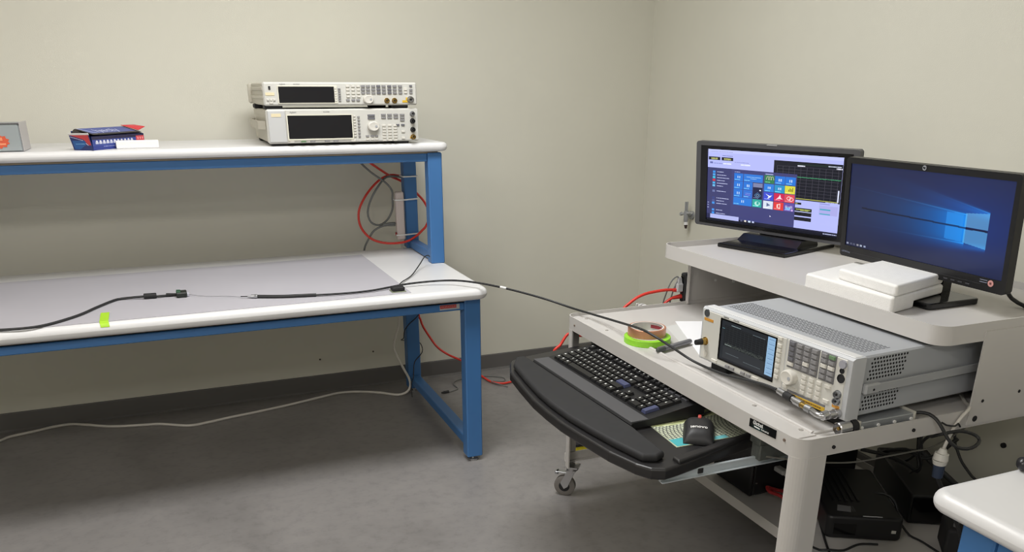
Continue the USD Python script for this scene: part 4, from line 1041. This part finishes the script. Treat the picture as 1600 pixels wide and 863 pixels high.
im2 += np.array([0, 12, 36.]) * np.exp(-((u - .80) ** 2 / .10 + (v - .50) ** 2 / .16))[..., None]
fade = np.where(u < .77, np.exp(-np.maximum(.77 - u, 0) / .24), 0)[..., None]
im2 += band(.395 - (.77 - u) * .16, .70 + (.77 - u) * .02, .008 + .03 * t_, .012 + .04 * t_) * fade * np.array([-16, 86, 128.])
fade2 = np.where(u < .889, np.exp(-np.maximum(.889 - u, 0) / .20), 0)[..., None]
im2 += band(.345 - (.889 - u) * .42, .40 - (.889 - u) * .17, .008 + .02 * t_, .02 + .05 * t_) * fade2 * np.array([0, 70, 116.])
im2 += band(.69 + (.889 - u) * .02, .735 + (.889 - u) * .22, .012 + .02 * t_, .01 + .03 * t_) * fade2 * np.array([0, 56, 92.])
edge = np.exp(-((v - (.395 - (.77 - u) * .16)) / .006) ** 2) * np.exp(-np.maximum(.77 - u, 0) / .30) * (u < .77)
edge += .8 * np.exp(-((v - (.70 + (.77 - u) * .02)) / .006) ** 2) * np.exp(-np.maximum(.77 - u, 0) / .22) * (u < .77)
edge += .9 * np.exp(-((v - (.348 - (.889 - u) * .42)) / .006) ** 2) * np.exp(-np.maximum(.889 - u, 0) / .12) * (u < .889)
im2 += edge[..., None] * np.array([20, 60, 70.])


def pane(u0, u1, va0, va1, vb0, vb1, col):
    t = (u - u0) / (u1 - u0)
    k = (t >= 0) & (t <= 1) & (v > va0 + (vb0 - va0) * t) & (v < va1 + (vb1 - va1) * t)
    im2[k] = im2[k] * .35 + np.array(col) * .65
pane(.762, .889, .380, .522, .352, .522, (104, 176, 226)); pane(.762, .889, .548, .690, .545, .722, (96, 176, 230)); pane(.655, .752, .395, .522, .385, .522, (42, 140, 226)); pane(.655, .752, .545, .680, .545, .688, (40, 138, 224))
dk = (np.abs(v - (.535 + (.78 - u) * -.03)) < .009) & (u > .1) & (u < .89); im2[dk] *= np.array([.62, .52, .55])
im2 *= np.clip(1.04 - .55 * np.clip(v - .72, 0, 1) - .25 * np.clip(.25 - u, 0, 1), .2, 1.1)[..., None]
im2 = np.clip(im2, 0, 255)
I2 = Image.fromarray(im2.astype(np.uint8)); d2 = ImageDraw.Draw(I2)
for k, uu_ in enumerate((.008, .035, .058, .085, .112, .138)):
    d2.rectangle([int(uu_ * SW2), int(.965 * SH2), int(uu_ * SW2) + 5, int(.985 * SH2)], fill=((150, 156, 180), (80, 84, 110), (80, 84, 110), (150, 150, 160), (170, 180, 200), (150, 160, 190))[k])
m2, T2, put2 = monitor('monitor', 'black monitor with a blue window-light wallpaper behind the white foam', (-.55, -2.2703, 1.0713), -.0339, -.0827, .5523, .2763, .0179, .0137, .0163, .0322, np.array(I2), .055, False, M('monitor_black', (24, 24, 26), .4))
put2('logo_disc', tf(cyl((0, .1305, .0), (0, .1305, .0012), .0062, 24)), M('logo_silver', (186, 190, 196), .3, .6), label='small silver maker logo')
lt = meshkit.text_mesh('hp', .0050, .0006, True); lt.apply_translation([-.0045, .1290, .0012]); put2('logo_lettering', lt, gloss_black)
put2('sticker', cyl((.236, -.1165, 0), (.236, -.1165, .0010), .0078, 24), M('sticker_pink', (206, 150, 146), .5), label='round pale red sticker')
put2('sticker_mark', cyl((.236, -.1165, .0008), (.236, -.1165, .0014), .0030, 12), M('sticker_dark', (110, 66, 66), .5))
put2('print', [cbox(.205, .226, -.1125 - k * .005, -.1108 - k * .005, 0, .0006, 0) for k in (0, 1)][0], M('print_grey', (130, 136, 156), .5)); put2('print', cbox(.205, .226, -.1180, -.1163, 0, .0006, 0), M('print_grey', (130, 136, 156), .5))
put2('chin_line', cbox(-.25, .21, -.1232, -.1222, 0, .0008, 0), M('line_grey', (52, 52, 56), .4))
for k in range(4): put2('button', cbox(.10 + k * .022, .112 + k * .022, -.1320, -.1290, 0, .0012, .0003), M('button_grey', (66, 66, 72), .4))
lt = meshkit.text_mesh('LA2205wg', .0045, .0005); lt.apply_translation([-.268, -.1262, 0]); put2('model_print', lt, M('print_grey', (130, 136, 156), .5))
ox, oy = .55, 2.2703
obj('stand_base', tf(soft(rrect(-.630, -.455, -2.417, -2.145, .012), .0002, .0165, .004), (ox, oy, 0)), gloss_black, m2, label='glossy black stand base')
obj('stand_neck', tf(hull([(x, y, z) for x0, x1, z in ((-.492, -.460, .014), (-.486, -.464, .20)) for x in (x0, x1) for y in (-2.33, -2.20)]), (ox, oy, 0)), M('stand_black', (17, 17, 19), .25), m2, smooth=False)
obj('lead', tf(tube([(-.50, -2.43, .985), (-.45, -2.46, .94), (-.40, -2.46, .895), (-.388, -2.487, .8815), (-.412, -2.525, .8805), (-.432, -2.556, .8805), (-.415, -2.580, .8805), (-.36, -2.583, .8805), (-.27, -2.580, .884), (-.215, -2.575, .900), (-.180, -2.565, .870), (-.172, -2.55, .70), (-.168, -2.50, .30), (-.15, -2.45, .006)], .005), (ox, oy, -.875)), cable_black, m2)

# ------------------------------------------------------------------ foam on the upper shelf
fa = trimesh.boolean.union([soft(Polygon([(-.7465, -2.106), (-.7465, -2.412), (-.512, -2.350), (-.495, -2.030)]), .8925, .9178, .007), soft(Polygon([(-.7465, -2.106), (-.7465, -2.412), (-.645, -2.385), (-.645, -2.080)]), .8755, .9170, .007)], engine='manifold')
tag(obj('foam_block', fa, white_foam, smooth=50), 'lower white foam slab on the trolley shelf before the blue monitor', 'foam block')
fb = soft(Polygon([(-.722, -2.199), (-.740, -2.412), (-.512, -2.346), (-.508, -2.150)]), .9176, .9465, .007)
tag(obj('foam_block', fb, white_foam, smooth=50), 'upper white foam slab resting on the right part of the lower one', 'foam block')

# ------------------------------------------------------------------ outlet strip and plugs on the trolley's far side
os_ = thing('outlet_strip', 'black upright outlet strip with red plugs on the far end of the trolley', 'power strip', (-.655, CY1 + .0028, .668))
obj('body', cbox(-.020, .020, 0, .030, .004, .108, .004), matte_black, os_)
for k in range(3): obj('outlet', cbox(-.0225, -.0195, .005, .025, .014 + k * .032, .034 + k * .032, .001), gloss_black, os_)
wp = thing('plug', 'pale grey plug with two cords at the top of the black outlet strip', 'plug', (-.690, CY1 + .017, .730))
obj('body', [soft(rrect(-.012, .0115, -.012, .012, .004), -.018, .012, .004), hull([(x, y, z) for x, y, z in [(-.009, -.008, .010), (.009, -.008, .010), (.009, .008, .010), (-.009, .008, .010), (-.004, -.004, .034), (.005, -.004, .034), (.005, .004, .034), (-.004, .004, .034)]])], M('plug_pale', (186, 186, 188), .5), wp)
obj('cord', tube([(-.002, 0, .030), (-.010, .002, .036), (-.026, .004, .026), (-.038, .006, .002), (-.048, .008, -.030), (-.056, .010, -.062), (-.060, .012, -.12), (-.062, .014, -.26), (-.05, .05, -.55), (-.02, .12, -.715)], .0026, 8), cable_grey, wp)
obj('cord', tube([(.002, -.004, .026), (-.006, .0, .018), (-.016, .004, -.004), (-.024, .006, -.034), (-.028, .008, -.062), (-.030, .010, -.15), (-.028, .014, -.3), (-.01, .06, -.56), (.03, .13, -.715)], .0026, 8), cable_grey, wp)
r1 = [(-.675, CY1 + .018, .7165), (-.705, CY1 + .020, .7185), (-0.739,-1.413,0.7205), (-0.778,-1.410,0.718), (-0.822,-1.410,0.713), (-0.858,-1.410,0.701), (-0.885,-1.410,0.684), (-0.900,-1.410,0.674), (-0.912,-1.410,0.660), (-.94, -1.405, .630), (-1.00, -1.395, .590), (-1.06, -1.385, .580), (-1.098,-1.380,.590), (-1.114,-1.380,0.582), (-1.136,-1.380,0.551), (-1.157,-1.380,0.536), (-1.143, -1.360, .499), (-1.081, -1.300, .400), (-.972, -1.220, .295), (-.80, -1.05, .10), (-.66, -.85, .012), (-.651, -.563, .009), (-.709, -.394, .009), (-.755, -.275, .009), (-0.844,-0.250,0.009), (-0.909,-0.257,0.009), (-0.954,-0.211,0.009), (-0.969,-0.130,0.011), (-1.00,-.06,.03), (-1.06, -.10, .09), (-1.124,-.22,.150), (-1.169,-.18,.170), (-1.211,-.15,.203), (-1.237,-.12,.245), (-1.266,-.10,.301), (-1.278,-.10,.340), (-1.286,-.10,.376), (-1.290, -.11, .60)]
rc = thing('extension_cord', 'long red extension cord plugged high in the black strip and run to the bench', 'cord', (-.95, -.4, 0))
obj('cord', tf(tube(r1, .0052), (.95, .4, 0)), cable_red, rc)
obj('plug', tf(cyl((-.6775, CY1 + .018, .7165), (-.712, CY1 + .019, .7185), .0085, 14, .0062), (.95, .4, 0)), M('plug_red', (206, 52, 44), .45), rc)
rc2 = thing('extension_cord', 'short red cord plugged low in the black outlet strip', 'cord', (-.7, CY1 + .02, .69))
obj('cord', tf(tube([(-.676, CY1 + .018, .6935), (-.700, CY1 + .020, .6915), (-.715, CY1 + .021, .6885), (-.733, CY1 + .022, .6780), (-.745, CY1 + .024, .6650), (-.755, CY1 + .026, .63), (-.76, CY1 + .05, .45), (-.72, CY1 + .12, .15), (-.66, -1.2, .010), (-.64, -.9, .008)], .0050), (.7, -CY1 - .02, -.69)), cable_red, rc2)
obj('plug', tf(cyl((-.6775, CY1 + .018, .6935), (-.708, CY1 + .0205, .690), .0085, 14, .0060), (.7, -CY1 - .02, -.69)), M('plug_red', (206, 52, 44), .45), rc2)
tag(obj('plug', [soft(rrect(-.850, -.836, -1.418, -1.396, .003), .668, .679, .003), soft(rrect(-.834, -.818, -1.420, -1.394, .003), .664, .676, .003), tube([(-.826, -1.407, .668), (-.824, -1.400, .60), (-.82, -1.36, .3), (-.80, -1.30, .012)], .003, 8)], white_ink), 'small white plug showing over the far rim of the trolley table', 'plug')

# wall fitting
wf = thing('wall_tap', 'small grey cross-handled metal fitting on the wall left of the monitors', 'wall fitting', (0, -.463, .824))
obj('wall_plate', cyl((0, 0, -.006), (-.010, 0, -.006), .020, 20), M('fitting_grey', (150, 152, 154), .45, .2), wf)
fg = M('fitting_grey', (150, 152, 154), .45, .2)
obj('stem', cyl((-.005, 0, 0), (-.036, 0, 0), .010, 16), fg, wf)
obj('body', lathe([(0, -.036), (.0085, -.036), (.0115, -.026), (.0115, .010), (.010, .016), (0, .016)], (-.038, -.002, 0), (0, .04, 1), 18), fg, wf)
obj('handle', [cyl((-.038, .042, -.003), (-.038, -.046, .013), .0062, 12), cyl((-.038, .044, -.003), (-.038, .036, -.0015), .0088, 12)], M('fitting_pale', (176, 178, 180), .4, .3), wf)
obj('fork', [cyl((-.038, .006, .012), (-.038, .008, .058), .0042, 10), cyl((-.038, -.009, .012), (-.038, -.006, .060), .0042, 10)], fg, wf)
obj('collar', cyl((-.038, -.004, -.036), (-.038, -.0055, -.049), .0105, 16), white_ink, wf, label='white collar')
obj('outlet_tip', cyl((-.038, -.0055, -.049), (-.038, -.007, -.066), .0085, 16, .005), M('tip_dark', (62, 48, 46), .5), wf, label='dark outlet tip')
tag(obj('wall_grommet', cyl((.001, -2.257, .340), (-.006, -2.257, .340), .0085, 16), dark_hole), 'small black round grommet on the wall under the trolley at the right', 'grommet')

# ------------------------------------------------------------------ under the trolley, on the lower shelf
LZ = .1424
pc = thing('computer_tower', 'black computer tower on the lower shelf behind the keyboard tray', 'computer', (-.71, -1.945, LZ))
obj('case', cbox(.010, .44, .0, .200, .006, .36, .004), M('tower_black', (28, 28, 30), .45), pc)
obj('front_panel', cbox(-.004, .012, -.001, .201, .004, .362, .005), M('tower_front', (18, 18, 20), .3), pc)
obj('drive_bay', cbox(-.0055, -.003, .02, .18, .27, .31, .001), M('bay_black', (32, 32, 35), .4), pc)
obj('power_button', cyl((-.003, .10, .22), (-.0065, .10, .22), .010, 18), M('button_dark', (70, 72, 74), .5), pc)
obj('side_screw', [cyl((.020, .001, z), (.020, -.002, z), .003, 8) for z in (.05, .16, .28)], brushed, pc)
for x in (.05, .40): obj('foot', cbox(x - .02, x + .02, .01, .19, 0, .007, .001), rubber, pc)
tag(obj('network_lead', tube([(-.50, -1.985, .150), (-.58, -1.968, .152), (-.635, -1.957, .168), (-.657, -1.960, .179), (-.661, -1.980, .172), (-.656, -2.015, .177), (-.635, -2.075, .163), (-.60, -2.13, .1485)], .0058), M('lead_red', (176, 44, 48), .5)), 'dull red lead curled on the lower shelf beside the computer tower', 'cord')
tag(obj('plug', [soft(rrect(-.630, -.606, -1.993, -1.948, .004), .229, .245, .004), tube([(-.620, -1.985, .234), (-.620, -2.003, .227), (-.618, -2.03, .219), (-.61, -2.07, .195), (-.60, -2.12, .1455)], .0036, 8)], M('plug_pale', (186, 186, 188), .5)), 'pale connector on a cord hanging between the tower and the near trolley leg', 'plug')
pjx = math.atan2(-2.3474 + 2.2419, -.4716 + .6625)
pj = thing('projector', 'black ridged projector-like box on the lower trolley shelf', 'projector', (-.667, -2.242, LZ), pjx)
PL = .216
obj('body', soft(rrect(0, PL, 0, .345, .016), .003, .078, .010), M('projector_black', (20, 20, 22), .45), pj, smooth=50)
for k in range(5): obj('top_ridge', cbox(.036 + k * .018, .044 + k * .018, .10, .33, .077, .0815, .0015), M('ridge_black', (17, 17, 19), .4), pj)
obj('top_label', prism(Polygon([(.034, .036), (.072, .030), (.080, .066), (.044, .074)]), .0778, .0784), M('label_grey', (110, 110, 112), .5), pj, label='grey label on the top')
obj('label_print', [prism(sbox(.078 + k * .006, .034, .081 + k * .006, .070), .0778, .0783) for k in range(2)], M('label_dim', (70, 70, 72), .5), pj)
obj('glossy_strip', cbox(.100, .156, .0065, .0110, .0735, .0785, .001), M('strip_pale', (186, 188, 190), .3), pj, label='pale strip along the front edge')
obj('badge', cbox(.184, .197, -.0012, .002, .030, .040, .0005), M('badge_pale', (196, 196, 190), .5), pj)
obj('lens_plate', cbox(.02, .085, -.0008, .002, .018, .054, .002), gloss_black, pj)
for x in (.03, PL - .03):
    for y in (.03, .30): obj('foot', cyl((x, y, 0), (x, y, .006), .010, 12), rubber, pj)
bx2 = thing('equipment_box', 'black flat equipment box standing behind the projector on the lower shelf', 'box', (-.34, -2.25, LZ), pjx)
obj('body', soft(rrect(-.02, .145, -.03, .33, .01), .002, .100, .006), M('box_black', (17, 17, 19), .5), bx2)
obj('front_panel', cbox(-.014, .139, -.0325, -.028, .010, .092, .002), gloss_black, bx2)
for x in (.0, .12): obj('foot', [cyl((x, y, 0), (x, y, .004), .010, 12) for y in (.0, .29)], rubber, bx2)
ba = thing('adapter_brick', 'black power adapter with a grey ring beside the blue post at lower right', 'power adapter', (-.365, -2.42, LZ), pjx - .2)
obj('body', soft(rrect(-.030, .085, -.055, .050, .012), 0, .085, .010), matte_black, ba, smooth=50)
obj('ring_handle', tube([(-.005, -.03, .080), (-.008, -.03, .093), (.004, -.03, .102), (.022, -.03, .104), (.036, -.03, .098), (.038, -.03, .084)], .0042, 10), M('ring_grey', (112, 112, 112), .5), ba)

LCABLES = [
    ('dark_cable', [(-.20, -2.16, .60), (-.25, -2.150, .43), (-.25, -2.154, .367), (-.25, -2.159, .329), (-.25, -2.165, .301), (-.25, -2.173, .280), (-.25, -2.169, .256), (-.255, -2.147, .262), (-.262, -2.100, .268), (-.30, -2.05, .28)], .0075, 'thickest black cable hanging at the back of the trolley and curling forward'),
    ('dark_cable', [(-.21, -2.10, .55), (-.245, -2.154, .345), (-.235, -2.176, .310), (-.225, -2.213, .287), (-.21, -2.245, .265), (-.19, -2.27, .24)], .0085, 'thick black cable slanting down to the right at the back of the trolley'),
    ('dark_cable', [(-.30, -1.98, .262), (-.27, -2.024, .262), (-.27, -2.046, .275), (-.27, -2.079, .295), (-.27, -2.128, .317), (-.27, -2.163, .319), (-.265, -2.191, .315), (-.25, -2.22, .33), (-.22, -2.26, .40)], .0065, 'black cable arching sideways over the black equipment box'),
    ('dark_cable', [(-.225, -2.13, .45), (-.235, -2.148, .325), (-.24, -2.136, .293), (-.24, -2.107, .262), (-.245, -2.079, .252)], .0042, 'thin black cable slanting down to the left behind the equipment box'),
    ('dark_cable', [(-.19, -2.20, .52), (-.20, -2.238, .379), (-.20, -2.251, .357), (-.195, -2.272, .323), (-.18, -2.303, .286), (-.165, -2.321, .260), (-.14, -2.34, .15), (-.12, -2.35, .006)], .0042, 'lone black cable hanging in front of the wall near the right bench'),
    ('dark_cable', [(-.530, -2.04, .1455), (-.579, -2.11, .1455), (-.672, -2.247, .1455), (-.712, -2.312, .1455), (-.722, -2.345, .1455), (-.70, -2.42, .1455)], .0034, 'black cable passing the near left corner of the projector'),
    ('dark_cable', [(-.738, -2.258, .1455), (-.729, -2.290, .1455), (-.711, -2.308, .152), (-.667, -2.318, .1455), (-.60, -2.309, .1455), (-.55, -2.33, .1455)], .0034, 'short black cable curling along the front of the projector'),
    ('dark_cable', [(-.452, -2.22, .200), (-.44, -2.27, .19), (-.428, -2.300, .165), (-.422, -2.325, .1455), (-.418, -2.368, .1455), (-.423, -2.44, .1455)], .0034, 'thin black cable running from the projector towards the lower right bench'),
    ('dark_cable', [(-.44, -2.17, .215), (-.41, -2.20, .222), (-.392, -2.225, .205), (-.398, -2.25, .17), (-.42, -2.24, .1455)], .0040, 'black cable looped at the right side of the projector'),
]
for n_, pts, r_, lab in LCABLES:
    tag(obj(n_, tube(pts, r_, 9), cable_black), lab, 'cable')
tag(obj('steel_wire', tube([(-1.075, -2.415, .556), (-1.016, -2.420, .541), (-.950, -2.420, .522), (-.884, -2.420, .508), (-.789, -2.420, .493), (-.670, -2.420, .490), (-.590, -2.420, .489), (-.521, -2.420, .490), (-.40, -2.40, .51), (-.26, -2.38, .56), (-.206, -2.38, .60)], .0024, 8), M('wire_pale', (128, 126, 118), .5)), 'thin pale wire sagging below the trolley table', 'wire')
wc = thing('plug_lead', 'white cord and plug tied over the right rim of the trolley', 'plug', (-.69, -2.602, .65))
ow = np.array([.69, 2.602, -.65])
obj('cord', tf(tube([(-.56, -2.50, .672), (-.60, -2.55, .673), (-.629, -2.580, .684), (-.655, -2.600, .6835), (-.673, -2.602, .671), (-.691, -2.603, .651), (-.702, -2.603, .628), (-.709, -2.602, .606), (-.714, -2.602, .590)], .0042), ow), cable_white, wc)
obj('plug', tf([cyl((-.7135, -2.602, .594), (-.7150, -2.602, .582), .0072, 14, .012), cyl((-.7150, -2.602, .582), (-.7165, -2.602, .566), .0155, 18, .0175), cyl((-.7165, -2.602, .566), (-.7160, -2.602, .554), .0175, 18, .015)], ow), M('plug_white', (212, 210, 202), .5), wc)
obj('plug_face', tf([cyl((-.7160, -2.602, .554), (-.7150, -2.602, .520), .0135, 16, .012)], ow), M('plug_navy', (44, 56, 78), .5), wc, label='navy connector under the white plug')
obj('cord_below', tf(tube([(-.7150, -2.602, .522), (-.706, -2.602, .506), (-.687, -2.600, .482), (-.650, -2.60, .430), (-.60, -2.62, .32), (-.56, -2.63, .15), (-.54, -2.64, .006)], .0050), ow), cable_black, wc)
obj('tie_wire', tf(tube([(-.742, -2.606, .666), (-.733, -2.608, .661), (-.724, -2.608, .657), (-.700, -2.609, .652), (-.690, -2.608, .656), (-.680, -2.607, .646)], .0022, 8), ow), cable_black, wc)

# small things on the floor by the bench legs
wht = [(-3.62, -.95, .006), (-3.60, -.62, .006), (-3.46, -.34, .006), (-3.32, -.235, .006), (-3.213,-0.186,0.006), (-3.131,-0.121,0.006), (-3.100,-0.087,0.006), (-3.019,-0.062,0.006), (-2.936,-0.033,0.006), (-2.867,-0.030,0.006), (-2.800,-0.066,0.006), (-2.701,-0.125,0.006), (-2.572,-0.159,0.006), (-2.506,-0.174,0.006), (-2.389,-0.241,0.006), (-2.309,-0.234,0.006), (-2.203,-0.207,0.006), (-2.098,-0.187,0.006), (-1.950,-0.151,0.006), (-1.793,-0.104,0.006), (-1.695,-0.077,0.006), (-1.605,-0.096,0.006), (-1.509,-0.150,0.006), (-1.440,-0.215,0.008), (-1.395,-0.225,0.020), (-1.378,-0.225,0.048), (-1.381,-0.225,0.085), (-1.408,-.220,.145), (-1.432,-0.210,0.205), (-1.442,-0.200,0.247), (-1.425,-0.185,0.300), (-1.407,-0.175,0.340), (-1.402,-0.170,0.400), (-1.40,-.16,.60)]
tag(obj('mains_cable', tube(wht, .0058), cable_white), 'long cream cord trailing along the floor under the long bench', 'cord')
tag(obj('thin_lead', tube([(-1.30, -.205, .42), (-1.317, -.193, .382), (-1.368, -.192, .339), (-1.386, -.192, .310), (-1.388, -.186, .280), (-1.383, -.118, .250), (-1.34, -.116, .243), (-1.300, -.140, .236), (-1.298, -.188, .212), (-1.312, -.194, .188), (-1.345, -.205, .160), (-1.358, -.225, .110), (-1.362, -.235, .092), (-1.376, -.245, .070), (-1.38, -.26, .003)], .0022, 8), cable_black), 'thin black lead running down the rear right leg of the long bench', 'cord')
tag(obj('thin_lead', tube([(-.90, -.30, .004), (-.955, -.216, .0125), (-.885, -.214, .004), (-.868, -.166, .004), (-.901, -.131, .004), (-.947, -.106, .004), (-.985, -.095, .0045), (-1.026, -.101, .004), (-1.085, -.105, .004), (-1.119, -.127, .004), (-1.139, -.166, .004), (-1.139, -.232, .004), (-1.185, -.260, .004), (-1.20, -.264, .005)], .0026, 8), cable_grey), 'thin dark lead looping on the floor right of the long bench', 'cord')
tag(obj('plug', [cyl((-1.196, -.263, .0075), (-1.222, -.266, .0075), .0065, 12), cyl((-1.222, -.266, .0075), (-1.234, -.268, .0075), .004, 10)], M('plug_black', (44, 44, 46), .5)), 'tiny dark plug on the floor behind the front bench leg', 'plug')
yb = thing('floor_scraper', 'yellow and black tool on the floor behind the left trolley leg', 'tool', (-.915, -1.12, 0))
obj('body', cbox(-.022, .055, -.020, .020, 0, .026, .003), M('tool_yellow', (222, 208, 40), .5), yb)
obj('cover', cbox(-.040, .070, -.024, .024, .0262, .046, .006), matte_black, yb)

# ------------------------------------------------------------------ second workbench, lower right corner
b2 = thing('workbench', 'corner of a second white-topped blue bench at the lower right', 'workbench', (-.70, -3.3, 0))
o2 = np.array([.70, 3.3, 0])
obj('tabletop', tf(soft(rrect(-1.116, -.05, -3.80, -2.893, .040), HB - .042, HB, .0205), o2), white_lam, b2, smooth=60)
for x0, x1 in ((-1.082, -1.012), (-.15, -.08)):
    for y0, y1 in ((-3.022, -2.955), (-3.74, -3.67)):
        obj('leg', tf(cbox(x0, x1, y0, y1, .018, HB - .042, .004), o2), blue_paint, b2)
        obj('levelling_foot', tf([cyl(((x0 + x1) / 2, (y0 + y1) / 2, 0), ((x0 + x1) / 2, (y0 + y1) / 2, .019), .02)], o2), steel, b2)
for x0, x1 in ((-1.075, -1.030), (-.14, -.09)):
    obj('side_rail', tf(cbox(x0, x1, -3.67, -3.022, .612, .655, .003), o2), blue_paint, b2)
    obj('side_rail', tf(cbox(x0, x1, -3.67, -3.022, .048, .086, .003), o2), blue_paint, b2)
for y0 in (-3.005, -3.72):
    obj('long_rail', tf(cbox(-1.012, -.15, y0, y0 + .036, .618, .655, .003), o2), blue_paint, b2)
bh = thing('hand_tool', 'black rounded tool handle on the back edge of the right-hand bench', 'tool', (-.885, -2.915, HB))
obj('handle', lathe([(0, -.020), (.007, -.019), (.0135, -.012), (.0145, 0), (.0125, .012), (.0125, .07), (.0140, .10), (0, .11)], (.0, .0, .0150), (1, -.12, 0), 20), M('handle_black', (34, 34, 38), .3), bh, smooth=50)
obj('ring', lathe([(.0128, .020), (.0145, .020), (.0145, .026), (.0128, .026)], (.0, .0, .0150), (1, -.12, 0), 20), M('handle_grey', (82, 84, 90), .35), bh)

# ------------------------------------------------------------------ repeats that go together
GROUPS = {'ceiling_light': 'ceiling lights', 'signal_generator': 'stacked signal generators', 'tape_roll': 'stacked tape rolls', 'monitor': 'monitors on the trolley', 'foam_block': 'white foam slabs on the trolley shelf', 'paper_sheet': 'paper sheets on the trolley', 'dark_cable': 'black cables under the trolley', 'workbench': 'blue workbenches'}
for p in stage.GetPrimAtPath('/World').GetChildren():
    stem = p.GetName().rstrip('0123456789').rstrip('_')
    if stem in GROUPS and p.GetCustomDataByKey('label'):
        p.SetCustomDataByKey('group', GROUPS[stem])
